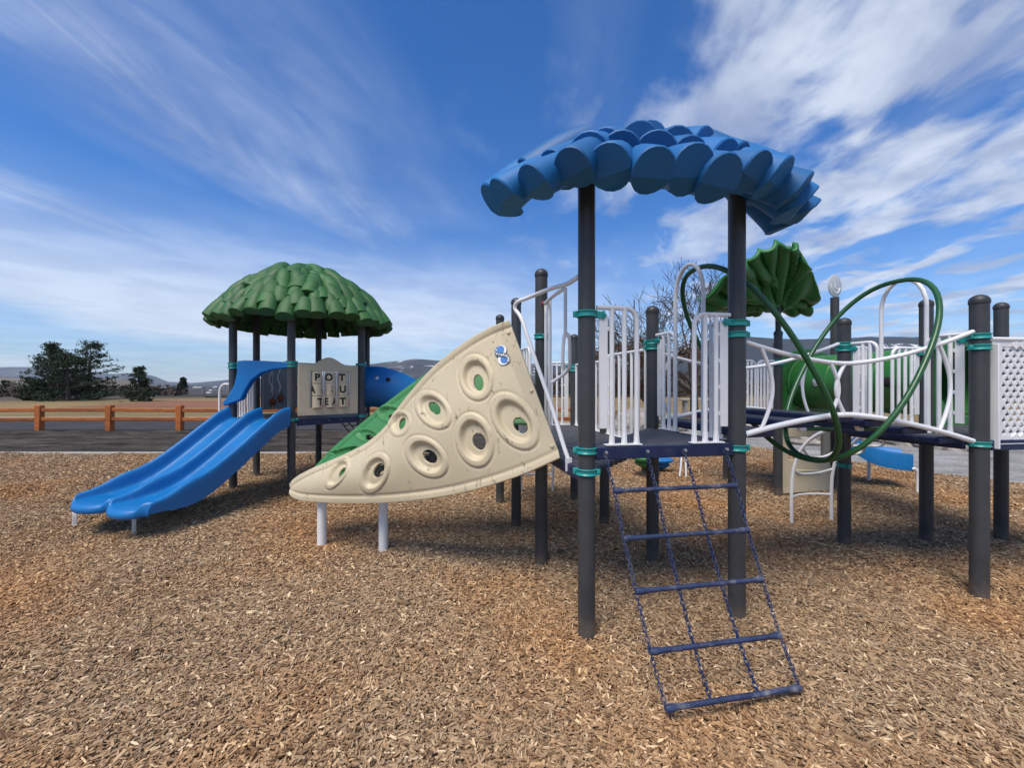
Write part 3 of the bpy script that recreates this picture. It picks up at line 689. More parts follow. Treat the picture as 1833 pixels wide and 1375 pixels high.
# leaf roof
def half_roof():
    c0 = (v2(A) + v2(B)) / 2 + ey * .10 - ex * .05
    shell = MB(); vs = []; fs = []; nphi, nr = 28, 8
    for i in range(nr + 1):
        t = i / nr
        for k in range(nphi + 1):
            ph = R(168 + 204 * k / nphi)
            p = c0 + ex * (1.02 * t * math.cos(ph)) + ey * (.46 * t * math.sin(ph))
            vs.append((p.x, p.y, 3.22 - .24 * t ** 2))
    for i in range(nr):
        for k in range(nphi):
            a = i * (nphi + 1) + k; fs.append((a, a + 1, a + nphi + 2, a + nphi + 1))
    roof = MB().add(vs, fs).build('roof', M['blueroof'], ft, solid=.05)
    roof['label'] = 'blue moulded leaf roof'
    meshes = leafs_of(M['blueroof'], (.55, .10, .128, .20), (.55, .095, .118, .14), (.50, .105, .135, .26))
    rows = [(1.15, .60, 2.905, 14, 166, 376, 1.0, .42), (.90, .44, 3.07, 11, 170, 374, 1.06, .32), (.60, .29, 3.215, 7, 176, 368, 1.08, .24), (.27, .13, 3.31, 4, 186, 354, 1.0, .10)]
    rnd = random.Random(5)
    for (a, b, z, n, a0, a1, s, sl) in rows:
        for k in range(n):
            aa = np.radians(np.linspace(a0, a1, 200)); seg_ = np.hypot(np.diff(a * np.cos(aa)), np.diff(b * np.sin(aa))); cum = np.concatenate([[0], np.cumsum(seg_)])
            ph = float(np.interp(cum[-1] * (k + .5 + rnd.uniform(-.14, .14)) / n, cum, aa))
            e = c0 + ex * (a * math.cos(ph)) + ey * (b * math.sin(ph))
            rad = ex * (math.cos(ph) * .9) + ey * (math.sin(ph) * .75); d = rad.normalized()
            ang = rnd.uniform(-.18, .18); d = Vector((d.x * math.cos(ang) - d.y * math.sin(ang), d.x * math.sin(ang) + d.y * math.cos(ang), 0))
            q = s * rnd.uniform(.90, 1.12)
            endz = z + rnd.uniform(-.025, .03) - (.03 if abs(math.cos(ph)) > .8 else 0)
            side = abs(math.cos(ph))
            leaf_place(rnd.choice(meshes), roof, e + Z3 * endz, d, sl * (.75 + .5 * side) + rnd.uniform(-.06, .06), rnd.uniform(-.12, .12), (rnd.uniform(.8, 1.0) * (1 if a > .7 else .62), q, q), .55)
half_roof()

# ================================================================== chain ladder
cl = thing('chain_ladder', 'navy chain and rung climbing net hanging below the blue roofed tower deck', 'climbing net', (1.13, 2.1, 0))
tops = [onl(u, 806, (v2(A) - ey * .055)[:2], (v2(B) - ey * .055)[:2]) for u in (1083, 1157, 1224, 1298)]
zz_ = 1.200
tops = [Vector((t.x, t.y, zz_)) for t in tops]
botL, botR = at(1183, 1275, 2.05), at(1440, 1237, 2.19); botL.z = .035; botR.z = .045
ladder_prof = [(0, 0), (.235, .22), (.44, .44), (.64, .665), (.84, .86), (1.0, 1.0)]      # (share of run forward, share of drop)
fr = [(.0, .0), (.19, .185), (.36, .405), (.56, .62), (.78, .835), (1.0, 1.0)]
def netpt(k, j):                 # k chain 0..3, j level 0..5 : forward share, drop share
    t = tops[k]; b = lerp(botL, botR, (.035, .335, .665, .965)[k])
    fw, dr = fr[j]; return Vector((lerp(t.x, b.x, (fw + dr) / 2), lerp(t.y, b.y, fw), lerp(t.z, b.z, dr)))
def link_path(c, d, n, ln=.036, w=.0095):
    pts = []
    for k in range(12):
        a = 2 * math.pi * k / 12; x = math.cos(a) * w; y = math.sin(a) * w + (math.copysign(ln / 2 - w, math.sin(a)) if abs(math.sin(a)) > 1e-6 else 0)
        pts.append(c + n * x + d * y)
    return pts
for k in range(4):
    line = catmull([netpt(k, j) for j in range(6)], 14); mb = MB()
    dist = [0]
    for a, b in zip(line, line[1:]): dist.append(dist[-1] + (b - a).length)
    nl = int(dist[-1] / .0255)
    for i in range(nl):
        s = (i + .5) * dist[-1] / nl; j = max(q for q in range(len(dist)) if dist[q] <= s); j = min(j, len(line) - 2)
        t = (s - dist[j]) / max(dist[j + 1] - dist[j], 1e-6); c = lerp(line[j], line[j + 1], t); d = (line[j + 1] - line[j]).normalized()
        n = d.cross(Vector((0, 1, .3))).normalized()
        if i % 2: n = d.cross(n).normalized()
        mb.tube(link_path(c, d, n), .0031, 5, closed=True)
    tag(mb.build('chain', M['net'], cl), kind='stuff')
    MB().lathe([(0, .016), (.010, .014), (.013, .006), (.013, 0)], tops[k] - ey * .012 + Z3 * .005, axis=-ey, seg=12).build('bolt', M['steel'], cl)
for j in range(1, 6):
    a, b = netpt(0, j), netpt(3, j); d = (b - a).normalized(); rad = .0142
    a2, b2 = a - d * .004, b + d * .004
    pts = [lerp(a2, b2, t) for t in (0, .03, .055, .09, .3, .5, .7, .91, .945, .97, 1)]
    MB().tube(pts, [.016, .020, .019, rad, rad, rad, rad, rad, .019, .020, .016], 12).build('rung', M['rungm'], cl)

# ================================================================== climbing sheets (beige and green)
def interp_px(data, n):
    pts = catmull([Vector((a, b, 0)) for a, b in data], 10)
    d = [0]
    for p, q in zip(pts, pts[1:]): d.append(d[-1] + (q - p).length)
    t = np.linspace(0, d[-1], n)
    return np.stack([np.interp(t, d, [p[i] for p in pts]) for i in range(2)], 1)
def climb_sheet(parent, name, m, top_px, bot_px, top_line, bot_line, rings, ns=250, nt_=140, bulge=.10, tipfix=None):
    tp, bp = interp_px(top_px, ns), interp_px(bot_px, ns)
    T = [onl(u, v, *top_line) for u, v in tp]; Bm = [onl(u, v, *bot_line) for u, v in bp]
    G3 = np.zeros((ns, nt_, 3))
    for i in range(ns):
        s = i / (ns - 1)
        for j in range(nt_):
            t = j / (nt_ - 1); p = Bm[i].lerp(T[i], t)
            bl = bulge * math.sin(math.pi * t) * math.sin(math.pi * min(s * 1.05, 1)) ** .7
            G3[i, j] = (p.x - .35 * bl, p.y - bl, p.z + .25 * bl)
    du = np.gradient(G3, axis=0); dv = np.gradient(G3, axis=1); nr = np.cross(du, dv); nr /= (np.linalg.norm(nr, axis=2, keepdims=True) + 1e-9)
    flip = np.sign(-(nr[:, :, 1:2])); flip[flip == 0] = 1; nr = nr * np.where(np.mean(nr[..., 1]) > 0, -1, 1)
    U = CU + FPX * G3[..., 0] / G3[..., 1]; V = CV - FPX * (G3[..., 2] - EYE) / G3[..., 1]
    TU, TV = U.copy(), V.copy(); hgt = np.zeros((ns, nt_)); hole = np.zeros((ns, nt_), bool)
    tt = np.linspace(0, 1, nt_)[None, :] * np.ones((ns, 1)); edge_len = np.linalg.norm(np.array([list(q) for q in T]) - np.array([list(q) for q in Bm]), axis=1)[:, None]
    dtop = (1 - tt) * edge_len; dbot = tt * edge_len; ss = np.linspace(0, 1, ns)[:, None]
    for dd in (dtop, dbot): hgt += .016 * np.clip(1 - dd / .05, 0, 1) ** .5 * np.clip(edge_len / .25, 0, 1) - .006 * np.exp(-((dd - .065) / .012) ** 2) * np.clip(edge_len / .25, 0, 1)
    for (cx, cy, ma, mi, ang, hx, hy, ha, hb) in rings:
        ca, sa = math.cos(R(ang)), math.sin(R(ang)); x = (U - cx) * ca + (V - cy) * sa; y = -(U - cx) * sa + (V - cy) * ca
        rho = np.sqrt((x / ma) ** 2 + (y / mi) ** 2); k = min(ma / 40, 1.1)
        rim = np.where(rho < 1.0, 1, 0) * np.clip((1.0 - rho) / .07, 0, 1) ** .5
        dish = np.clip((.77 - rho) / .19, 0, 1); dish = dish * dish * (3 - 2 * dish)
        hgt += k * (.010 * rim - .044 * dish) - k * .007 * np.exp(-((rho - 1.03) / .035) ** 2)
        xh = (U - hx) * ca + (V - hy) * sa; yh = -(U - hx) * sa + (V - hy) * ca
        rh = np.sqrt((xh / ha) ** 2 + (yh / hb) ** 2); ins = rh < 1; hole |= ins
        kk = np.where(ins, 1 / np.maximum(rh, .2), 1); nx_, ny_ = xh * kk, yh * kk
        TU = np.where(ins, hx + nx_ * ca - ny_ * sa, TU); TV = np.where(ins, hy + nx_ * sa + ny_ * ca, TV)
    P = G3 + nr * hgt[..., None]
    Ui, Uj = np.gradient(U, axis=0), np.gradient(U, axis=1); Vi, Vj = np.gradient(V, axis=0), np.gradient(V, axis=1); det = Ui * Vj - Uj * Vi; det = np.where(np.abs(det) < 1e-6, 1e-6, det)
    eu, ev = TU - U, TV - V; ai = (eu * Vj - Uj * ev) / det; aj = (Ui * ev - eu * Vi) / det
    snap = hole & (np.abs(ai) < 6) & (np.abs(aj) < 6)
    P = np.where(snap[..., None], P + du * ai[..., None] + dv * aj[..., None], P)
    idx = np.arange(ns * nt_).reshape(ns, nt_); fs = []
    hv = hole
    for i in range(ns - 1):
        for j in range(nt_ - 1):
            if hv[i, j] and hv[i + 1, j] and hv[i, j + 1] and hv[i + 1, j + 1]: continue
            fs.append((int(idx[i, j]), int(idx[i + 1, j]), int(idx[i + 1, j + 1]), int(idx[i, j + 1])))
    o = MB().add([tuple(p) for p in P.reshape(-1, 3)], fs).build(name, m, parent, angle=80, solid=.022)
    return o, P, nr, U, V
cs = thing('climbing_wall', 'sand coloured curved climbing wall with eight round holds on short white legs', 'climbing wall', (-1.6, 4.2, 0))
BL = ((-2.32, 4.34), (.36, 3.09)); TL = ((-2.32, 4.40), (-.02, 3.50))
rings_b = [(852, 676, 42, 31, 80, 853, 683, 15, 9), (775, 734, 40, 28, 48, 773, 729, 14, 9), (716, 758, 25, 19, -70, 716, 757, 11, 6),
           (763, 818, 45, 31, 42, 765, 819, 15, 11), (849, 788, 50, 34, 75, 854, 791, 16, 12), (921, 754, 58, 36, 55, 929, 761, 16, 12),
           (670, 847, 39, 25, -66, 673, 843, 15, 9), (604, 847, 34, 15, -56, 608, 844, 11, 4)]
sheet_b, Pb, nb_, Ub, Vb = climb_sheet(cs, 'climbing_sheet', M['beige'],
    [(519, 866), (532, 855), (560, 840), (600, 823), (645, 802), (672, 784), (694, 762), (712, 735), (740, 699), (780, 656), (830, 616), (875, 589), (911, 574)],
    [(518, 884), (527, 891), (548, 896), (590, 899), (650, 900), (720, 897), (800, 887), (870, 871), (940, 848), (1003, 820)], TL, BL, rings_b)
for (u, v) in ((911, 596), (951, 700), (989, 799)):
    i, j = np.unravel_index(np.argmin((Ub - u) ** 2 + (Vb - v) ** 2), Ub.shape); n = Vector(nb_[i, j])
    MB().lathe([(0, .014), (.012, .011), (.019, .003), (.019, -.004)], Vector(Pb[i, j]), axis=n, seg=14).build('bolt', M['panel'], cs)
for (u, vb, vt) in ((576, 977, 893), (686, 985, 893)):
    x, y = gp(u, vb); zt = at(u, vt, y).z
    MB().lathe([(.045, -.2), (.045, zt - .01), (.001, zt - .01)], (x, y, 0), seg=20).build('leg', M['whiteleg'], cs)
# emblem: two discs crossed by a lettered band, lying on the sheet
def emblem():
    i, j = np.unravel_index(np.argmin((Ub - 900) ** 2 + (Vb - 635) ** 2), Ub.shape); c = Vector(Pb[i, j]); n = Vector(nb_[i, j]).normalized()
    i2, j2 = np.unravel_index(np.argmin((Ub - 912) ** 2 + (Vb - 635) ** 2), Ub.shape); x = (Vector(Pb[i2, j2]) - c); x = (x - n * x.dot(n)).normalized(); y = n.cross(x).normalized()
    if y.z < 0: y = -y
    k = 3.62 / FPX                     # metres per photograph pixel at this distance
    def P(a, b, h): return c + x * (a * k) + y * (b * k) + n * (.004 + h)
    def disc(cx, cy, rx, ry, h, m, name, par, rot=0):
        mb = MB(); q = 24; vs = []
        for s in (0, 1):
            for t in range(q):
                a = 2 * math.pi * t / q; ux, uy = rx * math.cos(a), ry * math.sin(a)
                vs.append(P(cx + ux * math.cos(rot) - uy * math.sin(rot), cy + ux * math.sin(rot) + uy * math.cos(rot), h - .003 * (1 - s)))
        fs = [tuple(range(q, 2 * q))] + [(t, (t + 1) % q, q + (t + 1) % q, q + t) for t in range(q)]
        return mb.add(vs, fs).build(name, m, par, smooth=False)
    e = disc(-2.5, 7.5, 10.8, 11, .003, M['logodark'], 'emblem', cs); e['label'] = 'small blue and white figure eight emblem'
    disc(2.8, -8.2, 10.8, 11, .003, M['logodark'], 'emblem_disc', e)
    disc(-2.2, 7.8, 9.9, 10.1, .0045, M['whiteprint'], 'emblem_disc', e); disc(2.6, -8.6, 9.9, 10.1, .0045, M['whiteprint'], 'emblem_disc', e)
    disc(-3.6, 8.8, 7.2, 7.6, .006, M['logoblue'], 'emblem_disc', e); disc(4.4, -8.6, 7.0, 7.4, .006, M['logoblue'], 'emblem_disc', e)
    path = catmull([Vector(p) for p in ((-10.5, 13, 0), (-12, 7, 0), (-9, 1.5, 0), (-2, -.6, 0), (4, -1.2, 0), (10, -4.5, 0), (12.2, -10, 0), (10.5, -14.5, 0))], 6)
    vs = []; fs = []
    for q, p in enumerate(path):
        t = (path[min(q + 1, len(path) - 1)] - path[max(q - 1, 0)]).normalized(); w = Vector((-t.y, t.x, 0)) * (1.2 + 2.6 * math.sin(math.pi * q / (len(path) - 1)))
        vs += [P(p.x - w.x, p.y - w.y, .0075), P(p.x + w.x, p.y + w.y, .0075)]
        if q: fs.append((2 * q - 2, 2 * q - 1, 2 * q + 1, 2 * q))
    MB().add(vs, fs).build('emblem_band', M['logodark'], e, smooth=False)
    word = 'PLAYGROUND'
    for q, ch in enumerate(word):
        s = .08 + .84 * q / (len(word) - 1); f = s * (len(path) - 1); a = int(f); p = path[a].lerp(path[min(a + 1, len(path) - 1)], f - a)
        t = (path[min(a + 1, len(path) - 1)] - path[max(a - 1, 0)]).normalized()
        X = (x * t.x + y * t.y).normalized(); Y = (y * t.x - x * t.y).normalized()
        text_mesh(ch, 3.6 * k, M['whiteprint'], e, Matrix.Translation(P(p.x, p.y, .0085)) @ Matrix((X, Y, X.cross(Y))).transposed().to_4x4(), name='letter')
_tc = {}
def text_geo(s, size):
    if (s, round(size, 4)) in _tc: return _tc[(s, round(size, 4))]
    cu = bpy.data.curves.new('txt', 'FONT'); cu.body = s; cu.size = size * 1.38; cu.align_x = 'CENTER'; cu.align_y = 'CENTER'; cu.offset = size * .065
    ob = bpy.data.objects.new('txt', cu); col.objects.link(ob); dg = bpy.context.evaluated_depsgraph_get(); dg.update()
    me = bpy.data.meshes.new_from_object(ob.evaluated_get(dg)); bpy.data.objects.remove(ob); bpy.data.curves.remove(cu)
    _tc[(s, round(size, 4))] = me; return me
def text_mesh(s, size, m, parent, mw, wrap=None, name='letter'):
    me = text_geo(s, size).copy(); me.name = name; me.materials.clear(); me.materials.append(m)
    if wrap:
        bm = bmesh.new(); bm.from_mesh(me); bmesh.ops.triangulate(bm, faces=bm.faces)
        for _ in range(3):
            lg = [e for e in bm.edges if e.calc_length() > .02]
            if lg: bmesh.ops.subdivide_edges(bm, edges=lg, cuts=1); bmesh.ops.triangulate(bm, faces=bm.faces)
        for v in bm.verts:
            a = v.co.x / wrap; v.co = Vector((math.sin(a) * wrap, v.co.y, math.cos(a) * wrap - wrap))
        bm.to_mesh(me); bm.free()
    return inst(me, name, parent, mw)
emblem()
# green partner sheet
gs = thing('climbing_wall', 'green curved climbing wall rising behind the sand coloured one', 'climbing wall', (-1.6, 4.7, 0))
rings_g = [(699, 741, 29, 16, 8, 703, 746, 11, 6), (656, 779, 23, 12, 8, 658, 782, 7, 5), (616, 806, 34, 4, -14, 616, 806, .1, .1)]
climb_sheet(gs, 'climbing_sheet', M['sheetgreen'],
    [(548, 856), (566, 836), (600, 801), (640, 766), (700, 717), (760, 673), (830, 630), (897, 597)],
    [(545, 870), (590, 862), (660, 840), (730, 806), (800, 778), (870, 766), (940, 760), (968, 770)], ((-2.25, 4.62), (-.10, 4.30)), ((-2.2, 4.46), (.20, 3.98)), rings_g, 170, 90, .06)
# white pipe frame carrying the sheets
pf = thing('pipe_frame', 'bent white pipe frame joining the climbing walls to the tower', 'pipe frame', (.4, 3.2, 0))
p_top = at(926, 546, 3.52)
c1 = [at(1018, 824, 3.06), at(1008, 795, 3.10), at(985, 720, 3.22), at(955, 635, 3.36), at(934, 572, 3.48), at(922, 553, 3.53), at(926, 541, 3.50), at(945, 533, 3.40), at(985, 517, 3.15), at(1015, 508, 2.95), at(1037, 494, 2.78)]
MB().tube(catmull(c1, 5), .0165, 12).build('rail', M['white'], pf)
MB().tube(catmull([at(986, 686, 3.22), at(1000, 676, 3.25), at(1012, 668, 3.22), at(1019, 658, 3.15), at(1020, 640, 3.1), at(1019, 606, 3.05), at(1015, 598, 3.05), at(1010, 602, 3.05), at(1007, 640, 3.05), at(1009, 662, 3.08)], 5), .013, 10).build('handle', M['white'], pf)
MB().tube([at(1012, 515, 3.0), at(1012, 604, 3.05)], .013, 10).build('handle', M['white'], pf)
MB().tube(catmull([at(1010, 517, 3.0), at(990, 530, 3.3), at(975, 544, 3.55)], 5), .015, 10).build('rail', M['white'], pf)
MB().tube([at(984, 536, 3.5), at(984, 700, 3.5), at(984, 792, 3.5)], .0165, 10).build('upright', M['white'], pf)
MB().tube([at(977, 546, 3.62), at(977, 790, 3.62)], .0135, 10).build('upright', M['white'], pf)
MB().lathe([(0, .012), (.014, .010), (.018, 0), (.018, -.01)], at(971, 543, 3.55), axis=(-1, -.3, 0), seg=12).build('end_cap', M['red'], pf)
br = at(1018, 832, 3.05)
MB().box(br, (.05, .006, .10), (ex, ey, Z3)).build('bracket', M['white'], pf, bevel=.002)

# ================================================================== right-hand tower
rt = thing('play_tower', 'charcoal post play tower at the right edge with clover pierced white panel', 'play tower', (I_[0], I_[1], 0))
RD = 1.22
post(rt, I_, 2.345, clamps=((2.02, (.1, -1)), (1.935, (.1, -1)), (1.185, (.1, -1))))
post(rt, J, 2.32, clamps=((2.05,), (2.0,), (.83, (-1, .2)))); post(rt, K, 2.53, clamps=((2.02,), (1.18,))); post(rt, L_, 2.53); post(rt, Q, 2.35); post(rt, Q2, 2.4)
deck_solid(rt, [v2(I_)[:2], v2(Q)[:2], v2(K)[:2], v2(J)[:2]], RD); deck_solid(rt, [(v2(Q) + Vector((.02, 0, 0)))[:2], v2(Q2)[:2], v2(L_)[:2], (v2(K) + Vector((.02, 0, 0)))[:2]], RD - .002)
ij = (v2(J) - v2(I_)).normalized(); jk = (v2(K) - v2(J)).normalized(); kl = (v2(L_) - v2(K)).normalized()
fascia(rt, J, I_, RD - .045, .085, .03, bolts=0); fascia(rt, K, J, RD - .045, .08, .02, bolts=0); fascia(rt, L_, K, RD - .045, .08, .02, bolts=0); fascia(rt, I_, Q, RD - .045, .08, .02, bolts=0)
guard(rt, v2(I_) + ij * .07, v2(I_) + ij * .32, RD, 2.05); guard(rt, v2(J) - ij * .07, v2(J) - ij * .30, RD, 2.05)
guard(rt, v2(K) - jk * .07, v2(K) - jk * .40, RD, 2.02, nb=4); guard(rt, v2(J) + jk * .08, v2(J) + jk * .30, RD, 2.02, nb=3)
# clover panel on the edge towards the right
def clover():
    iq = (v2(Q) - v2(I_)).normalized(); n = Vector((iq.y, -iq.x, 0)); o = v2(I_) + iq * .085 + n * .02
    W_, z0, z1 = .80, 1.20, 1.985; mb = MB(); vs = []; fs = []
    def pt(x, z): return o + iq * x + Z3 * z
    ca_, cb_ = .069, .0455; K_ = ((ca_ / 2) ** 2 + cb_ ** 2) / 2; ys_ = (K_ - ca_ ** 2 / 4) / cb_; rows, ncol = 15, 11
    corners = [math.atan2(y, x) for x, y in ((ca_ / 2, ys_), (0, K_ / cb_), (-ca_ / 2, ys_), (-ca_ / 2, -ys_), (0, -K_ / cb_), (ca_ / 2, -ys_))]
    angs = sorted({round(a % (2 * math.pi), 6) for a in list(np.linspace(0, 2 * math.pi, 28, endpoint=False)) + corners}); q = len(angs)
    def cell_r(a):
        c, s_ = abs(math.cos(a)), abs(math.sin(a)); return min(ca_ / 2 / max(c, 1e-6), K_ / (ca_ / 2 * c + cb_ * s_))
    for r in range(-1, rows + 1):
        for c in range(-1, ncol + 1):
            cx, cz = .115 + c * ca_ + (ca_ / 2 if r % 2 else 0), z0 + .075 + r * cb_; k0 = len(vs); solid_ = r in (-1, rows) or c in (-1, ncol)
            vs.extend(pt(cx + math.cos(a) * cell_r(a), cz + math.sin(a) * cell_r(a)) for a in angs)
            if solid_: fs.append(tuple(range(k0, k0 + q))); continue
            vs.extend(pt(cx + math.cos(a) * .0235 * (.78 + .22 * math.cos(4 * a)), cz + math.sin(a) * .0255 * (.78 + .22 * math.cos(4 * a))) for a in angs)
            fs.extend((k0 + t, k0 + (t + 1) % q, k0 + q + (t + 1) % q, k0 + q + t) for t in range(q))
    p = MB().add(vs, fs).build('pierced_panel', M['white'], rt, solid=.010, smooth=False); p['label'] = 'white panel pierced with clover holes'
    for (xa, xb, za, zb_2) in ((0, .085, z0, z1), (.085 + ncol * ca_, W_ + .10, z0, z1), (.085, .085 + ncol * ca_, z0, z0 + .05), (.085, .085 + ncol * ca_, z0 + .075 + (rows - .35) * cb_, z1)):
        MB().box(pt((xa + xb) / 2, (za + zb_2) / 2) - n * .005, (xb - xa, .016, zb_2 - za), (iq, n, Z3)).build('border', M['white'], p)
    a, b = o - iq * .03, o + iq * (W_ + .03)
    MB().tube([a + Z3 * 2.0, b + Z3 * 2.0], .016, 10).build('frame_rail', M['white'], p); MB().tube([a + iq * .05 + Z3 * 1.185, b + Z3 * 1.185], .016, 10).build('frame_rail', M['white'], p)
    MB().bar(o + iq * .012 - n * .0 + n * .022 + Z3 * 1.15, o + iq * .012 + n * .022 + Z3 * 1.96, .035, .02, up=iq).build('frame_stile', M['white'], p, bevel=.003)
clover()

# ================================================================== arched bridge with green hoops
bt = thing('arch_bridge', 'white railed wavy bridge with two green hoops between the front and right towers', 'bridge', (2.6, 3.5, 0))
def bridge_pt(far, t, z):
    p = lerp(v2(B), v2(I_), t) if not far else lerp(v2(D), v2(J), t); return Vector((p.x, p.y, z))
def zup(t): return 1.80 + .22 * (abs(t - .42) / .5) ** 1.6
def zlow(t): return 1.425 - .20 * (abs(t - .42) / .52) ** 1.5
for far in (0, 1):
    ts = np.linspace(.03, .97, 15)
    MB().tube(catmull([bridge_pt(far, t, zup(t)) for t in ts], 3), .0165, 10).build('handrail', M['white'], bt)
    MB().tube(catmull([bridge_pt(far, t, zlow(t)) for t in ts], 3), .020, 10).build('bottom_rail', M['white'], bt)
    for (t, bow) in ((.09, .045), (.36, .035), (.42, -.035), (.82, .05)):
        a, b = zlow(t), zup(t)
        MB().tube(catmull([bridge_pt(far, t + bow * math.sin(math.pi * q) * (1 if not far else -1), lerp(a, b, q)) for q in np.linspace(0, 1, 7)], 3), .0135, 10).build('strut', M['white'], bt)
for t in (.10, .26, .42, .58, .74, .90):
    a = bridge_pt(0, t, zlow(t) - .035); b = bridge_pt(1, t, zlow(t) - .035); d = (b - a).normalized(); a += d * .03; b -= d * .03
    pl = MB().bar(a, b, .27, .055).build('plank', M['navy'], bt, bevel=.012)
    MB().bar(a + Z3 * .0285, b + Z3 * .0285, .25, .004).build('tread', M['deck'], pl)
def hoop(top, bot, b):
    c = (top + bot) / 2; ax = (top - bot) / 2; cr = Vector((.2, -.98, 0)).normalized() * b; pts = []
    for k in range(56):
        a = 2 * math.pi * k / 56; ca, sa = math.cos(a), math.sin(a)
        e = .86
        pts.append(c + ax * (abs(ca) ** e * (1 if ca > 0 else -1)) + cr * (abs(sa) ** e * (1 if sa > 0 else -1)))
    MB().tube(pts, .0205, 12, closed=True).build('hoop', M['hoop'], bt)
top1 = lerp(v2(B), v2(D), .5) + ex * .07 + Z3 * 2.60; top2 = lerp(v2(I_), v2(J), .5) - ex * .07 + Z3 * 2.565
hoop(top1, Vector((2.42, 3.37, 1.035)), .50); hoop(top2, Vector((2.46, 3.40, 1.035)), .50)
def arch(e0, e1, z0, zt, hw=.17):
    m = lerp(e0, e1, .5); d = (e1 - e0).normalized(); pts = [m - d * hw + Z3 * z0, m - d * hw + Z3 * (zt - hw * 1.5)]
    pts += [m - d * hw * math.cos(a) + Z3 * (zt - hw * 1.5 + hw * 1.5 * math.sin(a)) for a in np.linspace(.2, math.pi - .2, 9)]
    pts += [m + d * hw + Z3 * (zt - hw * 1.5), m + d * hw + Z3 * z0]
    MB().tube(pts, .0165, 12).build('arch', M['white'], bt)
arch(v2(B) , v2(D), DK, 2.63); arch(v2(I_), v2(J), RD, 2.585)
for (u, v, yy) in ((1436, 768, 3.05), (1539, 768, 3.25)):
    a = at(u, v, yy); MB().tube([a, a + ex * .05, a + ex * .26], .016, 8).build('bracket', M['hoop'], bt); MB().tube([a - ex * .03 + Z3 * .03, a - ex * .02, a + ex * .02], .018, 8).build('bracket_elbow', M['white'], bt)

# ================================================================== rear tower with the tilted green roof
rr_ = thing('play_tower', 'rear play tower with a tilted dark green leaf roof and green tunnel', 'play tower', (Mp[0], Mp[1], 0))
post(rr_, Mp, 2.45, clamps=((1.99,), (1.95,), (1.13,)))
post(rr_, Np, 2.98, cap=False, clamps=((1.99,),)); post(rr_, Mb, 2.4); post(rr_, Nb, 2.4); post(rr_, M0, 2.4)
MB().lathe([(.038, 2.40), (.038, 2.80), (.001, 2.80)], (Mp[0], Mp[1], 0), seg=16).build('roof_neck', M['cap'], rr_)
deck_solid(rr_, [Mp, Np, Nb, Mb], 1.16); fascia(rr_, Mp, Np, 1.115, .09, .02, bolts=3)
mn = (v2(Np) - v2(Mp)).normalized(); mb0 = (v2(Mp) - v2(M0)).normalized()
fascia(rr_, M0, Mp, 1.14, .075, .02, m='white', bolts=2)
guard(rr_, v2(Mp) - mb0 * .07, v2(Mp) - mb0 * .34, 1.18, 1.99, nb=4); guard(rr_, v2(M0) + mb0 * .07, v2(M0) + mb0 * .30, 1.18, 1.99, nb=3)
def leaf_roof():
    hub = Vector((Mp[0] + .02, Mp[1] + .06, 2.80))
    rim = [at(1264, 547, 5.75), at(1296, 522, 5.45), at(1340, 488, 5.25), at(1388, 452, 5.15), at(1418, 459, 5.2), at(1444, 455, 5.35), at(1462, 505, 5.7), at(1472, 545, 6.1), at(1460, 566, 6.5), at(1425, 573, 6.75), at(1385, 568, 6.85), at(1340, 570, 6.75), at(1300, 572, 6.5), at(1274, 566, 6.1)]
    loop = catmull(rim, 14, closed=True); n = len(loop); nr = 20; vs = []; fs = []
    nrm = Vector((-.08, .55, .83)).normalized()
    for i in range(nr + 1):
        t = i / nr
        for k, p in enumerate(loop):
            q = hub.lerp(p, max(t, .04)); a = 2 * math.pi * k / n
            q += nrm * (.30 * math.sin(math.pi * t * .62) * (1 - .35 * t)) + nrm * ((.02 + .085 * math.sin(math.pi * min(t, .97) ** 1.3) + .02 * t) * (1 - 2 * abs(math.sin(8.5 * a + 1.6 * math.sin(2 * a + t * 3.0) + 1.0 * math.sin(5 * a + 1))) ** .8))
            q += Vector((.03, 0, .03)) * math.sin(5 * a + 6 * t) + nrm * (.035 * math.sin(11 * a + 9 * t))
            vs.append(q)
    for i in range(nr):
        for k in range(n):
            k2 = (k + 1) % n; fs.append((i * n + k, i * n + k2, (i + 1) * n + k2, (i + 1) * n + k))
    o = MB().add(vs, fs).build('roof', M['darkgreen'], rr_, angle=60, solid=.05); o['label'] = 'tilted dark green folded leaf roof'
leaf_roof()
pq = thing('post_plaque', 'round clear plaque with a moulded face on top of the tall rear post', 'plaque', (Np[0], Np[1], 2.98))
pd = Vector((.45, -1, 0)).normalized()
pc = Vector((Np[0], Np[1], 3.16))
MB().lathe([(.001, .012), (.155, .012), (.172, .006), (.172, -.006), (.155, -.012), (.001, -.012)], pc, axis=pd, seg=40).build('disc', M['clear'], pq)
px_ = Z3.cross(pd).normalized()
MB().tube([pc + px_ * (.115 * math.cos(a)) + Z3 * (.115 * math.sin(a)) + pd * .013 for a in np.linspace(math.pi * .95, math.pi * 1.95, 16)], .006, 6).build('moulded_line', M['whiteprint'], pq)
MB().tube(catmull([pc + px_ * a + Z3 * b + pd * .013 for a, b in ((-.05, .06), (-.02, .07), (-.015, .0), (-.01, -.04), (.03, -.055), (.07, -.04))], 4), .005, 6).build('moulded_line', M['whiteprint'], pq)
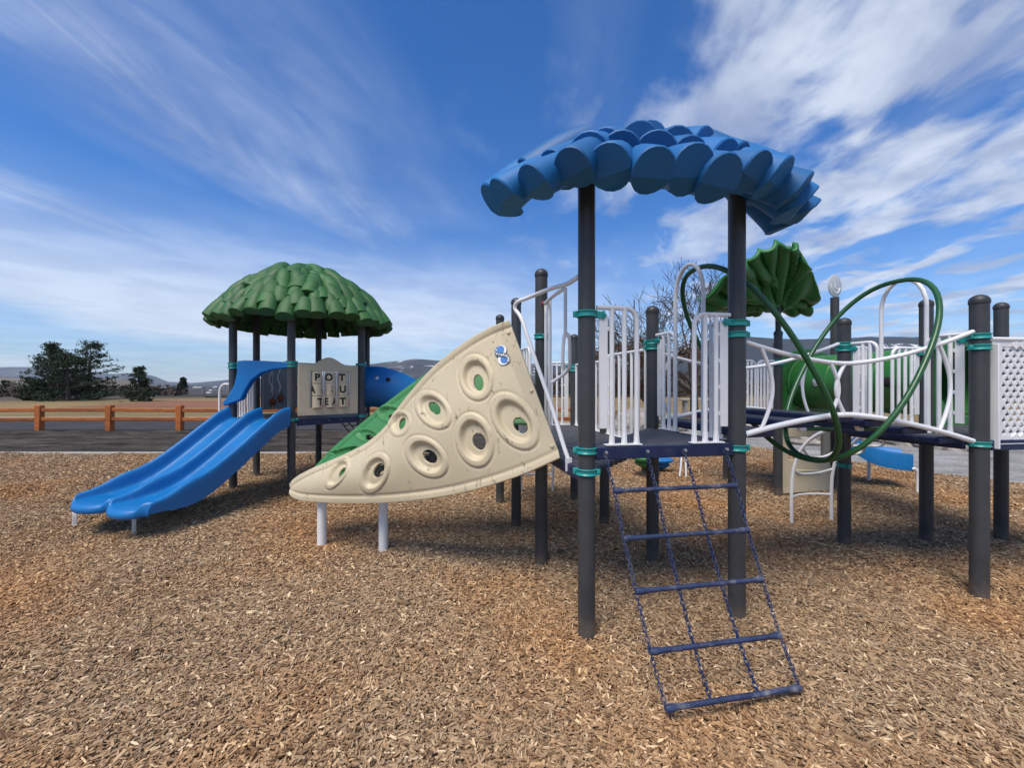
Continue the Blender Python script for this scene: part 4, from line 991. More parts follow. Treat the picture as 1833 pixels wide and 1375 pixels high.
# green crawl tunnel between the rear and the right towers
tn = thing('crawl_tunnel', 'dark green crawl tunnel with round portholes behind the right tower', 'tunnel', (4.6, 5.3, 0))
ta = lerp(v2(Mp), v2(Np), .5) + Z3 * 1.675; tb = lerp(v2(K), v2(L_), .5) + Z3 * 1.675; tax = (tb - ta).normalized(); ta2 = ta + tax * .05; tb2 = tb - tax * .05
MB().lathe([(.40, 0), (.40, .02), (.385, .03), (.385, .55), (.395, .56), (.395, .60), (.385, .61), (.385, 1.15), (.395, 1.16), (.395, 1.20), (.385, 1.21), (.385, (tb2 - ta2).length), (.355, (tb2 - ta2).length), (.355, 0)], ta2, axis=tax, seg=40).build('tube', M['darkgreen'], tn)
def ring_panel(c, d, name, w=.47, h0=-.50, h1=.40, arch_=.10, r=.36):
    """flat end panel with round opening; c centre, d width direction"""
    n = Vector((d.y, -d.x, 0)); q = 48; vs = []; fs = []
    for s in (-.02, .02):
        for k in range(q):
            a = 2 * math.pi * k / q; ca, sa = math.cos(a), math.sin(a); m_ = max(abs(ca) / w, abs(sa) / (h1 if sa > 0 else -h0))
            x, z = ca / m_, sa / m_
            if sa > 0 and abs(z - h1) < 1e-6: z += arch_ * math.cos(min(abs(x) / w * 1.6, math.pi / 2)) ** 1.2
            vs.append(c + d * x + Z3 * z + n * s)
        for k in range(q):
            a = 2 * math.pi * k / q; vs.append(c + d * (r * math.cos(a)) + Z3 * (r * math.sin(a)) + n * s)
    for k in range(q):
        l = (k + 1) % q
        fs += [(k, l, q + l, q + k), (2 * q + k, 3 * q + k, 3 * q + l, 2 * q + l), (k, 2 * q + k, 2 * q + l, l), (q + k, q + l, 3 * q + l, 3 * q + k)]
    return MB().add(vs, fs)
e1 = ring_panel(ta, mn, 'end_panel').build('end_panel', M['darkgreen'], tn, bevel=.008); e2 = ring_panel(tb, kl, 'end_panel', w=.40).build('end_panel', M['darkgreen'], tn, bevel=.008)
for k in range(12):
    a = 2 * math.pi * k / 12; c = ta2 + mn * (.425 * math.cos(a)) + Z3 * (.425 * math.sin(a)) + tax * .0
    if abs(.425 * math.sin(a)) < .40: MB().lathe([(0, .008), (.010, .006), (.012, 0)], c - tax * .02, axis=tax, seg=8).build('bolt', M['steel'], e1)
side = Vector((-tax.y, tax.x, 0)).normalized()
if side.x > 0: side = -side
for s in (.22, .46, .80, 1.05, 1.38):
    c = ta2 + tax * s + side * .383 + Z3 * .0
    o = MB().lathe([(.001, .012), (.05, .010), (.058, .004), (.058, -.004)], c, axis=side, seg=20).build('porthole', M['dome'] if s < .5 else M['dark'], tn)
# counter panel under the rear deck
cp = thing('play_counter', 'low sand coloured play counter panel under the rear tower', 'play panel', (Mp[0] + .5, Mp[1], 0))
def plate(parent, name, m, o, x, outer, inner, th, bevel=.008):
    """plate in the plane (o, x, up); outer runs: top-mid, left side down, bottom-mid, right side up; inner likewise"""
    n = Vector((x.y, -x.x, 0)); (oL, oR), (iL, iR) = outer, inner       # each from top-mid to bottom-mid
    vs = []; fs = []; idx = {}
    def vid(p, s):
        k = (round(p[0], 5), round(p[1], 5), s)
        if k not in idx: idx[k] = len(vs); vs.append(o + x * p[0] + Z3 * p[1] + n * (th / 2 * s))
        return idx[k]
    for s in (-1, 1):
        for oo, ii in ((oL, iL), (oR, iR)):
            fs.append(tuple(vid(p, s) for p in oo + ii[::-1]))
    for lp in (oL, oR, iL, iR):
        for a, b in zip(lp, lp[1:]): fs.append((vid(a, -1), vid(b, -1), vid(b, 1), vid(a, 1)))
    return MB().add(vs, fs).build(name, m, parent, bevel=bevel, angle=30)
wM = 1.03
plate(cp, 'board', M['panel'], v2(Mp) + Vector((-.01, .02, 0)), mn, ([(.5, .98), (.06, .98), (.06, .02), (.5, .02)], [(.5, .98), (.98, .98), (.98, .02), (.5, .02)]),
      ([(.5, .86), (.19, .86), (.19, .52), (.5, .52)], [(.5, .86), (.84, .86), (.84, .52), (.5, .52)]), .05)
MB().bar(v2(Mp) + mn * .30 - Vector((.0, .035, 0)) + Z3 * .36, v2(Mp) + mn * .75 - Vector((0, .035, 0)) + Z3 * .34, .03, .03).build('ledge', M['panel'], cp, bevel=.008)
# curved white ladder
ld = thing('arch_ladder', 'white curved pipe ladder behind the right tower post', 'ladder', (3.6, 4.95, 0))
s1 = [Vector((3.34, 4.94, -.1)), Vector((3.335, 4.94, .30)), Vector((3.345, 4.92, .62)), Vector((3.40, 4.85, .90)), Vector((3.50, 4.68, 1.10)), Vector((3.62, 4.42, 1.18))]
sh = Vector((.56, .11, 0)); s2 = [p + sh for p in s1]
for s in (s1, s2): MB().tube(catmull(s, 6), .019, 10).build('stile', M['white'], ld)
for i, (a, z) in enumerate(((1, .30), (2, .62), (3, .88))):
    p, q = s1[a], s2[a]
    MB().tube(catmull([p, lerp(p, q, .3) + Vector((0, .07, -.06 * i)), lerp(p, q, .7) + Vector((0, .07, -.06 * i)), q], 5), .014, 8).build('rung', M['white'], ld)
lh = thing('loop_step', 'white bent pipe loop step under the right tower deck', 'step', (4.2, 5.0, 0))
MB().tube(catmull([at(1521, 800, 5.0), at(1535, 786, 4.9), at(1551, 783, 4.8), at(1560, 790, 5.0)], 5), .016, 8).build('pipe', M['white'], lh)
MB().tube(catmull([at(1521, 798, 5.0), at(1560, 799, 5.05), at(1578, 797, 5.0), at(1584, 788, 4.9), at(1583, 772, 4.7)], 5), .016, 8).build('pipe', M['white'], lh)
MB().tube(catmull([at(1500, 815, 4.7), at(1530, 813, 4.8), at(1544, 808, 4.8), at(1546, 800, 4.7), at(1536, 796, 4.6)], 5), .015, 8).build('pipe', M['white'], lh)

def chute(parent, name, path, w, wall, m, up=None):
    """single U-shaped slide trough along a path"""
    prof = [(-w - .04, -.06), (-w - .045, wall * .8), (-w - .03, wall), (-w, wall * .92), (-w + .03, .05), (-w + .09, 0), (w - .09, 0), (w - .03, .05), (w, wall * .92), (w + .03, wall), (w + .045, wall * .8), (w + .04, -.06)]
    vs = []; fs = []; m_ = len(prof)
    for i, p in enumerate(path):
        d = (path[min(i + 1, len(path) - 1)] - path[max(i - 1, 0)]); d = Vector((d.x, d.y, 0)).normalized(); x = Vector((d.y, -d.x, 0))
        for (a, b) in prof: vs.append(p + x * a + Z3 * b)
    for i in range(len(path) - 1):
        for k in range(m_ - 1): fs.append((i * m_ + k, i * m_ + k + 1, (i + 1) * m_ + k + 1, (i + 1) * m_ + k))
        fs.append((i * m_ + m_ - 1, i * m_, (i + 1) * m_, (i + 1) * m_ + m_ - 1))
    fs.append(tuple(range(m_))); fs.append(tuple((len(path) - 1) * m_ + k for k in range(m_)))
    return MB().add(vs, fs).build(name, m, parent, angle=50)
bs = thing('slide', 'short blue slide on white legs beyond the right tower', 'slide', (6.05, 6.4, 0))
chute(bs, 'chute', catmull([Vector((5.20, 7.10, 1.15)), Vector((5.40, 7.00, .92)), Vector((5.60, 6.90, .64)), Vector((5.80, 6.79, .47)), Vector((6.0, 6.68, .405)), Vector((6.24, 6.54, .385))], 6), .27, .20, M['blue'])
for (u, v, zt) in ((1643, 885, .38), (1555, 862, .50)):
    x, y = gp(u, v); MB().tube(catmull([Vector((x, y, -.1)), Vector((x, y, zt - .10)), Vector((x - .06, y, zt))], 4), .024, 10).build('leg', M['white'], bs)

# pods and odd white pieces seen beneath the front deck
def pod(x, y, z, r, m, label):
    t = thing('stepping_pod', label, 'pod', (x, y, 0))
    MB().lathe([(.001, z), (r * .9, z), (r, z - .02), (r * .96, z - .05), (r * .7, z - .07), (r * .66, z - .10), (r * .75, z - .12), (r * .55, z - .16), (r * .25, z - .2), (.001, z - .2)], (x, y, 0), seg=28).build('pod_top', m, t)
    MB().lathe([(.05, -.2), (.05, z - .15)], (x, y, 0), seg=16).build('stem', M['post'], t)
pod(2.37, 7.4, .36, .24, M['sheetgreen'], 'green round stepping pod beyond the front deck'); pod(2.78, 7.75, .26, .23, M['blue'], 'blue round stepping pod beside the green one')
x, y = gp(1215, 857)
wl = thing('balance_rail', 'white splayed pipe legs beyond the chain ladder', 'pipe rail', (x, y, 0))
for q in (0, .13): MB().tube(catmull([Vector((x + q, y, -.1)), Vector((x + .09 + q * .5, y + .1, .35)), Vector((x + .12, y + .25, .62))], 4), .017, 8).build('leg', M['white'], wl)
MB().tube([Vector((x + .12, y + .25, .62)), Vector((x + .12, y + 1.3, .66))], .017, 8).build('beam', M['white'], wl); MB().tube([Vector((x + .12, y + 1.3, -.1)), Vector((x + .12, y + 1.3, .66))], .017, 8).build('leg', M['white'], wl)
lw = thing('rung_ladder', 'white rung ladder half hidden under the sand coloured climbing wall', 'ladder', (.35, 6.3, 0))
for xx in (.14, .62): MB().tube([Vector((xx, 6.35, -.1)), Vector((xx, 6.1, 1.05))], .018, 8).build('stile', M['white'], lw)
for zq in (.28, .46, .70, .90): MB().tube([Vector((.14, 6.35 - .22 * zq, zq)), Vector((.62, 6.35 - .22 * zq, zq))], .015, 8).build('rung', M['white'], lw)

# ================================================================== left tower with the green roof
lt = thing('play_tower', 'six post play tower with a domed green leaf roof', 'play tower', (-3.58, 7.22, 0))
LDZ = 1.11
for p, cls in ((P1, ((1.965, (-.2, -1)), (1.91, (-.2, -1)))), (P3, ((1.975, (.3, -1)), (1.925, (.3, -1)), (1.115, (.3, -1)))), (P5, ((1.975, (.7, -1)), (1.12, (.7, -1)))), (P6, ()), (P4, ()), (P2, ())):
    post(lt, p, 2.95, cap=False, clamps=cls)
hexp = [P1, P3, P5, P6, P4, P2]; ctr = sum((v2(p) for p in hexp), Vector()) / 6
deck_solid(lt, [p for p in hexp], LDZ)
for a, b in ((P3, P5), (P1, P3), (P5, P6), (P6, P4), (P4, P2), (P2, P1)): fascia(lt, a, b, LDZ - .05, .085, .02, bolts=5 if a == P3 else 0)
def dome_roof():
    prof = lambda rho: 2.62 + .97 * (1 - (abs(rho) / 1.47) ** 2.25)
    vs = []; fs = []; q = 48; nr = 9
    for i in range(nr + 1):
        rho = 1.34 * max(i / nr, .01)
        for k in range(q):
            a = 2 * math.pi * k / q; vs.append((ctr.x + rho * math.cos(a), ctr.y + rho * math.sin(a), prof(rho) - .06))
    for i in range(nr):
        for k in range(q):
            k2 = (k + 1) % q; fs.append((i * q + k, i * q + k2, (i + 1) * q + k2, (i + 1) * q + k))
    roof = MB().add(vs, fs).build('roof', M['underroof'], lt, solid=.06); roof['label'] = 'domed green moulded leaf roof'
    ms = leafs_of(M['greenroof'], (.60, .105, .145, .24, 16, .8), (.60, .10, .135, .30, 16, .85), (.60, .11, .155, .18, 16, .75))
    rnd = random.Random(21)
    for (rho, n, s) in ((1.43, 38, .86), (1.33, 35, .90), (1.21, 32, .92), (1.08, 28, .94), (.94, 24, .95), (.79, 20, .96), (.62, 16, .96), (.45, 11, .96), (.27, 7, .92), (.12, 3, .85)):
        ph0 = rnd.uniform(0, 6)
        for k in range(n):
            a = ph0 + 2 * math.pi * (k + rnd.uniform(-.2, .2)) / n; rr = rho + (rnd.uniform(-.05, .05) if rho < 1.4 else rnd.uniform(-.015, .015))
            tw0 = rnd.uniform(-.38, .38) * (1 if rho < 1.4 else .4)
            e = Vector((ctr.x + rr * math.cos(a), ctr.y + rr * math.sin(a), prof(rr) + .015 + rnd.uniform(-.02, .03)))
            d = Vector((math.cos(a + tw0), math.sin(a + tw0), 0)).normalized()
            sl = math.atan((prof(rr - .15) - prof(rr + .05)) / .2)
            q_ = s * rnd.uniform(.85, 1.15); leaf_place(rnd.choice(ms), roof, e, d, sl * .80 + rnd.uniform(-.06, .06), rnd.uniform(-.15, .15), (rnd.uniform(.44, .60), q_, q_), .60)
dome_roof()
g1 = (v2(P2) - v2(P1)).normalized(); guard(lt, v2(P1) + g1 * .08, v2(P1) + g1 * .50, LDZ, 1.92, nb=4); guard(lt, v2(P2) - g1 * .08, v2(P2) - g1 * .42, LDZ, 1.92, nb=4)

# double slide
sl = thing('double_slide', 'blue plastic double slide coming down from the green roofed tower', 'slide', (-4.4, 4.6, 0))
Tm = lerp(v2(P1), v2(P3), .5); wv = Vector((.95, -.312, 0)).normalized(); dv_ = Vector((-.312, -.95, 0)).normalized(); Tm += dv_ * .02
def fl(s):
    return float(np.interp(s, [0, .10, .25, .40, .60, .80, 1.0, 1.15, 1.30, 1.45, 1.60, 1.80, 2.0], [1.115, 1.10, 1.035, .93, .79, .65, .52, .435, .375, .34, .322, .312, .305]))
prof = [(-.585, -.10), (-.595, .13), (-.588, .178), (-.562, .198), (-.532, .186), (-.518, .15), (-.505, .055), (-.490, .020), (-.460, .004), (-.42, 0), (-.27, -.003), (-.115, 0), (-.075, .006), (-.055, .030), (-.042, .13), (-.028, .166), (0, .180)]
prof = prof + [(-a, b) for a, b in prof[:-1]][::-1]
vs = []; fs = []; m_ = len(prof); ns = 46; Ls = 1.84; RL = .055
def sst(x): x = min(max(x, 0), 1); return x * x * (3 - 2 * x)
for i in range(ns + 8):
    s = Ls * min(i, ns - 1) / (ns - 1); lip = max(i - ns + 1, 0) / 8
    wallk = (1 - .62 * sst((s - 1.38) / .46)) * (1 - .75 * sst(lip * 1.2)); z = fl(s)
    for (a, b) in prof:
        lane = abs(abs(a) - .29) / .29; s_end = Ls + .15 * (1 - min(lane, 1) ** 2.2) - .03
        ss = s if s < 1.3 else 1.3 + (s - 1.3) * (s_end - 1.3) / (Ls - 1.3)
        bb = b * wallk if b > .015 else (b if b > -.05 else b * (1 - .45 * sst((s - 1.3) / .5)) * (1 - lip))
        th_ = lip * R(135)
        width = 1 + .07 * sst((s - .9) / .9) - .035 * lip
        p = Tm + dv_ * (ss + RL * math.sin(th_)) + wv * (a * width); vs.append((p.x, p.y, z + bb + .012 * sst((s - 1.6) / .24) - RL * (1 - math.cos(th_))))
for i in range(ns + 7):
    for k in range(m_ - 1): fs.append((i * m_ + k, i * m_ + k + 1, (i + 1) * m_ + k + 1, (i + 1) * m_ + k))
last = (ns + 7) * m_
sl_o = MB().add(vs, fs).build('chute', M['blue'], sl, angle=70, subsurf=1)
for (u, v) in ((134, 940), (240, 954)):
    x, y = gp(u, v)
    pts = catmull([Vector((x, y, -.05)), Vector((x, y, .10)), Vector((x - wv.x * .02, y + .03, .155)), Vector((x - .02, y + .16, .20))], 4)
    mbq = MB()
    for a, b in zip(pts, pts[1:]): mbq.bar(a, b + (b - a) * .12, .055, .03, up=(1, .01, .01))
    MB().tube(pts, .026, 4).build('leg', M['whiteleg'], sl, bevel=.004)
# blue entry hood
def slab(parent, name, m, pts, th, bevel=.02, nrm=None):
    P_ = [Vector(p) for p in pts]; n = nrm.normalized() * th; k = len(P_)
    vs = P_ + [p + n for p in P_]; fs = [tuple(range(k)), tuple(range(k, 2 * k))[::-1]] + [(i, (i + 1) % k, k + (i + 1) % k, k + i) for i in range(k)]
    return MB().add(vs, fs).build(name, m, parent, bevel=bevel, angle=30, bseg=3)
n13 = Vector((-.24, -.97, 0)); pa_, pb_ = (v2(P1) + n13 * .10)[:2], (v2(P3) + n13 * .06)[:2]
arc_o = catmull([at(515, 659, 1), at(490, 661, 1), at(466, 668, 1), at(449, 681, 1), at(438, 700, 1), at(431, 719, 1)], 4)
hood_px = [(424, 646), (436, 645), (475, 646), (514, 648), (515, 659), (490, 661), (466, 668), (449, 681), (438, 699), (430, 716), (414, 722), (400, 727), (397, 722), (409, 706), (418, 690), (423, 668)]
slab(lt, 'slide_hood', M['blue'], [onl(u, v, pa_, pb_) for u, v in hood_px], .09, .018, -n13)
# blue tube slide leaving to the right
ts_ = thing('tube_slide', 'blue tube slide curving down from the right side of the green roofed tower', 'slide', (-2.0, 7.6, 0))
path = catmull([Vector((-2.66, 7.46, 1.60)), Vector((-2.35, 7.54, 1.585)), Vector((-1.9, 7.66, 1.38)), Vector((-1.55, 8.05, 1.02)), Vector((-1.5, 8.7, .70)), Vector((-1.9, 9.3, .48))], 6)
MB().tube(path, .37, 30, cap=False).build('tube', M['blue'], ts_, solid=.02)
MB().lathe([(.36, -.03), (.46, -.03), (.46, .03), (.36, .03)], lerp(v2(P5), v2(P6), .5) + Z3 * 1.60, axis=(.97, .26, 0), seg=36, closed_prof=True).build('end_panel', M['blue'], ts_, bevel=.008)
for (u, v, m_n) in ((674, 677, 'dome'), (694, 679, 'dark')):
    best = None
    for p in path:
        q = at(u, v, p.y - .33); d = (q - p).length
        if best is None or abs(d - .37) < best[0]: best = (abs(d - .37), q, (q - p).normalized(), p)
    MB().lathe([(.001, .03), (.03, .024), (.045, 0), (.05, -.03)], best[3] + best[2] * .372, axis=best[2], seg=16).build('porthole', M[m_n], ts_)
for xx, yy, zt in ((-1.55, 8.05, .68), (-1.75, 9.0, .3)): MB().lathe([(.05, -.2), (.05, zt)], (xx, yy, 0), seg=14).build('leg', M['post'], ts_)

# letter panel
lp = thing('letter_panel', 'sand coloured panel with nine turning letter drums on the green roofed tower', 'play panel', (P3[0], P3[1], 0))
xd = (v2(P5) - v2(P3)).normalized(); n35 = Vector((xd.y, -xd.x, 0)); o35 = v2(P3) + n35 * .045; LN = (v2(P5) - v2(P3)).length
x0, x1 = .075, LN - .085; WN = x1 - x0; zb_, zt_ = 1.165, 1.955; mx = (x0 + x1) / 2
def hump(f): return zt_ + .115 * (math.cos((f - .5) * 2 * math.pi / .62) * .5 + .5 if abs(f - .5) < .31 else 0)
fsL = [(x0 + WN * f, hump(f)) for f in np.linspace(.5, 0, 14)]; fsR = [(x0 + WN * f, hump(f)) for f in np.linspace(.5, 1, 14)]
oL = fsL + [(x0, zb_), (mx, zb_)]; oR = fsR + [(x1, zb_), (mx, zb_)]
ix0, ix1, iz0, iz1 = x0 + WN * .18, x0 + WN * .86, 1.275, 1.845
plate(lp, 'board', M['panel'], o35, xd, (oL, oR), ([(mx, iz1), (ix0, iz1), (ix0, iz0), (mx, iz0)], [(mx, iz1), (ix1, iz1), (ix1, iz0), (mx, iz0)]), .045)
for fx in (.04, .96):
    for zq in (zb_ + .045, zt_ - .05): MB().lathe([(0, .006), (.008, .004), (.010, 0)], o35 + xd * (x0 + WN * fx) + Z3 * zq + n35 * .023, axis=n35, seg=8).build('bolt', M['steel'], lp)
marks = {(0, 0): [('P', -14)], (0, 1): [('O', -34)], (0, 2): [('T', -28)], (1, 0): [('A', -74), ('E', 66)], (1, 1): [], (1, 2): [('U', -20)], (2, 0): [('T', 24)], (2, 1): [('E', -66), ('A', 44)], (2, 2): [('T', -20)]}
dr_ = .075; dh = (iz1 - iz0) / 3
for c, fx in enumerate((.30, .517, .734)):
    for r in range(3):
        cz = iz1 - dh * (r + .5); cc = o35 + xd * (x0 + WN * fx) + Z3 * cz
        dm = MB().lathe([(.001, -dh / 2 + .004), (dr_ - .006, -dh / 2 + .004), (dr_, -dh / 2 + .010), (dr_, dh / 2 - .010), (dr_ - .006, dh / 2 - .004), (.001, dh / 2 - .004)], cc, seg=28).build('drum', M['panel'], lp)
        for ch, ang in marks[(r, c)]:
            nn = (n35 * math.cos(R(ang)) + xd * math.sin(R(ang))).normalized(); X = Z3.cross(nn).normalized()
            text_mesh(ch, .108, M['black'], dm, Matrix.Translation(cc + nn * (dr_ + .0012)) @ Matrix((X, Z3, nn)).transposed().to_4x4(), wrap=dr_ + .0012)
        if (r, c) == (1, 1):
            rnd = random.Random(3)
            for q, (tz, ww) in enumerate(((.055, .03), (.02, .018), (-.015, .045), (-.045, .02))):
                nn = (n35 * math.cos(R(4)) + xd * math.sin(R(4))).normalized(); X = Z3.cross(nn).normalized()
                text_mesh(('by', 'P', 'port', '13')[q], .018, M['black'], dm, Matrix.Translation(cc + nn * (dr_ + .0012) + Z3 * tz) @ Matrix((X, Z3, nn)).transposed().to_4x4(), wrap=dr_ + .0012, name='small_print')
for fx in (.19, .41, .625, .85): MB().bar(o35 + xd * (x0 + WN * fx) + Z3 * iz0, o35 + xd * (x0 + WN * fx) + Z3 * iz1, .02, .02, up=xd).build('rod', M['chrome'], lp)

# grey slot-maze panel at the back of the tower
mp_ = thing('maze_panel', 'grey slot maze panel with brown sliding pieces inside the green roofed tower', 'play panel', (P2[0], P2[1], 0))
xm = (v2(P4) - v2(P2)).normalized(); nm = Vector((xm.y, -xm.x, 0)); om = v2(P2)
lm = (v2(P4) - v2(P2)).length
fr_m = (om, xm, Z3, nm)
MB().prism([(.07, 1.18), (lm - .06, 1.18), (lm - .06, 2.06), (.07, 2.06)], .02, fr_m).build('board', M['grey'], mp_, bevel=.004)
for sx in (.10, .26): MB().bar(om + xm * sx + nm * .014 + Z3 * 1.2, om + xm * sx + nm * .014 + Z3 * 2.04, .012, .008, up=xm).build('edge_strip', M['white'], mp_)
for (u0, ph) in ((484, 0), (499, .6), (536, .3)):
    pts = [om + nm * .013 + Vector((0, 0, 0)) + xm * ((onl(u0 + 2.5 * math.sin(t * 9 + ph), 690, P2, P4) - om).dot(xm)) + Z3 * lerp(2.0, 1.50, t) for t in np.linspace(0, 1, 16)]
    MB().tube(pts, .009, 6).build('slot', M['whiteprint'], mp_)
for (u, v) in ((487, 719), (502, 712), (535, 694)):
    c = onl(u, v, P2, P4) + nm * .025
    pc_ = MB().lathe([(.001, .03), (.035, .026), (.055, .012), (.058, 0)], c, axis=nm, seg=18).build('slider', M['brown'], mp_)
    MB().lathe([(.001, .012), (.022, .008), (.026, 0)], c + nm * .026, axis=nm, seg=12).build('slider_boss', M['orange_part'], pc_)
    for s in (-1, 1): MB().bar(c - Z3 * .04 + xm * s * .012, c - Z3 * .095 + xm * s * .035, .02, .02, up=nm).build('slider_foot', M['brown'], pc_)
    MB().tube([c + Z3 * .05, c + Z3 * .08 + xm * .008, c + Z3 * .13 + xm * .022], .006, 6).build('slider_stem', M['black'], pc_)
# white hand hoop left of the tower, black rope net behind
hr = thing('hand_rail', 'white bent hand rail standing left of the green roofed tower', 'hand rail', (-5.3, 7.5, 0))
MB().tube(catmull([at(393, 780, 7.6), at(393, 720, 7.6), at(394, 698, 7.6), at(400, 689, 7.6), at(410, 688, 7.6), at(420, 690, 7.6)], 5), .022, 10).build('rail', M['white'], hr)
MB().tube([at(393, 780, 7.6), Vector((at(393, 780, 7.6).x, 7.6, -.1))], .022, 10).build('leg', M['white'], hr)
rn = thing('rope_net', 'black rope climbing net behind the green roofed tower', 'rope net', (-3.3, 9.0, 0))
q0, q1 = v2(P4) + Vector((.25, .1, 0)), v2(P6) + Vector((.1, .1, 0))
for k in range(6):
    a = lerp(q0, q1, k / 5) + Z3 * 1.06; b = lerp(q0, q1, k / 5) + Vector((.45, 1.0, 0)) + Z3 * .02
    MB().tube([a, lerp(a, b, .5) - Z3 * .03, b], .010, 6).build('rope', M['rope'], rn)
for r in range(1, 5):
    t = r / 5; pts = []
    for k in range(6):
        a = lerp(q0, q1, k / 5) + Z3 * 1.06; b = lerp(q0, q1, k / 5) + Vector((.45, 1.0, 0)) + Z3 * .02; pts.append(lerp(a, b, t) - Z3 * .03)
        if k < 5:
            a2 = lerp(q0, q1, (k + .5) / 5) + Z3 * 1.06; b2 = a2 + Vector((.45, 1.0, -1.04)); pts.append(lerp(a2, b2, t) - Z3 * .06)
    MB().tube(catmull(pts, 3), .010, 6).build('rope', M['rope'], rn)

# ================================================================== timber rail fence
fe = thing('rail_fence', 'orange stained timber post and rail fence along the road', 'fence', (-10, 15, 0))
fx = [-27.2 + 2.52 * k for k in range(13)]
for k, xx in enumerate(fx):
    yy = 15.0 + .012 * (xx + 17); fy = yy
    MB().box((xx, yy, .38), (.20, .19, 1.0)).build('post', M['timber'], fe, bevel=.02)
    if k < len(fx) - 1:
        for zc in (.70, .37):
            MB().bar((xx + .09, yy - .01, zc + random.uniform(-.012, .012)), (fx[k + 1] - .09, yy + .02, zc + random.uniform(-.012, .012)), .09, .135).build('rail', M['timber'], fe, bevel=.02)

# ================================================================== boulders
def boulder(x, y, s, label, seed):
    bm = bmesh.new(); bmesh.ops.create_icosphere(bm, subdivisions=3, radius=1)
    for v in bm.verts:
        n = mnoise.fractal(v.co * 1.3 + Vector((seed, 0, 0)), .8, 2, 4); v.co = v.co * (1 + .32 * n); v.co.x *= s[0]; v.co.y *= s[1]; v.co.z *= s[2]
    me = bpy.data.meshes.new('boulder'); bm.to_mesh(me); bm.free(); me.shade_smooth(); me.set_sharp_from_angle(angle=R(24)); me.materials.append(M['rock'])
    o = bpy.data.objects.new('boulder', me); col.objects.link(o); o.location = (x, y, s[2] * .45); o.rotation_euler = (0, 0, seed)
    tag(o, label, 'boulder', 'pale boulders at the edge of the gravel')
for i, (u, v, sx, sz, lab) in enumerate(((1680, 800, .75, .35, 'low pale boulder right of the blue rear slide'), (1610, 792, .9, .38, 'broad pale boulder beyond the blue rear slide'), (1730, 795, .7, .30, 'small pale boulder behind the rightmost front post'), (1565, 788, .6, .3, 'pale boulder farthest along the gravel behind the slide'),
        (1150, 772, .65, .55, 'upright pale boulder seen past the front deck rails'), (1122, 770, .45, .42, 'small pale boulder left of the upright one past the rails'), (1205, 770, .6, .40, 'rounded boulder near the bare tree trunk'), (1435, 792, .7, .30, 'flat pale boulder seen through the play counter'))):
    x, y = gp(u, v); boulder(x, y, (sx, sx * .7, sz), lab, i * 3.7 + 1)

# ================================================================== trees
def leaf_mat(name, cols):
    m = bpy.data.materials.new(name); m.use_nodes = True; nt = m.node_tree; b = nt.nodes['Principled BSDF']
    g = N(nt, 'ShaderNodeNewGeometry'); L(nt, ramp(nt, g.outputs['Random Per Island'], cols), b.inputs['Base Color']); b.inputs['Roughness'].default_value = .75; b.inputs['Specular IOR Level'].default_value = .2
    return m
M['needles'] = leaf_mat('pine_needles', [(0, (.016, .030, .018)), (.5, (.030, .050, .028)), (1, (.055, .075, .042))])
M['oakleaf'] = leaf_mat('withered_leaves', [(0, (.035, .018, .010)), (.5, (.085, .042, .024)), (1, (.16, .085, .05))])
M['twig'] = leaf_mat('thicket_twigs', [(0, (.030, .024, .019)), (.5, (.06, .047, .037)), (1, (.11, .088, .068))])
def tris(name, c, size, m, parent, stretch=1.0):
    n = len(c); a = rng.normal(size=(n, 3)); a /= np.linalg.norm(a, axis=1, keepdims=True); b = rng.normal(size=(n, 3)); b = np.cross(a, b); b /= np.linalg.norm(b, axis=1, keepdims=True)
    s = size * rng.uniform(.6, 1.4, (n, 1)); c = np.asarray(c) - np.array(wloc(parent)) if parent else np.asarray(c)
    v = np.stack([c - a * s * stretch, c + b * s * .5, c + a * s * stretch, c - b * s * .5], 1).reshape(-1, 3)
    me = bpy.data.meshes.new(name); me.vertices.add(len(v)); me.vertices.foreach_set('co', v.astype(np.float32).ravel())
    me.loops.add(4 * n); me.loops.foreach_set('vertex_index', np.arange(4 * n, dtype=np.int32)); me.polygons.add(n); me.polygons.foreach_set('loop_start', np.arange(0, 4 * n, 4, dtype=np.int32)); me.update(); me.validate()
    o = bpy.data.objects.new(name, me); col.objects.link(o); o.parent = parent; me.materials.append(m); return o
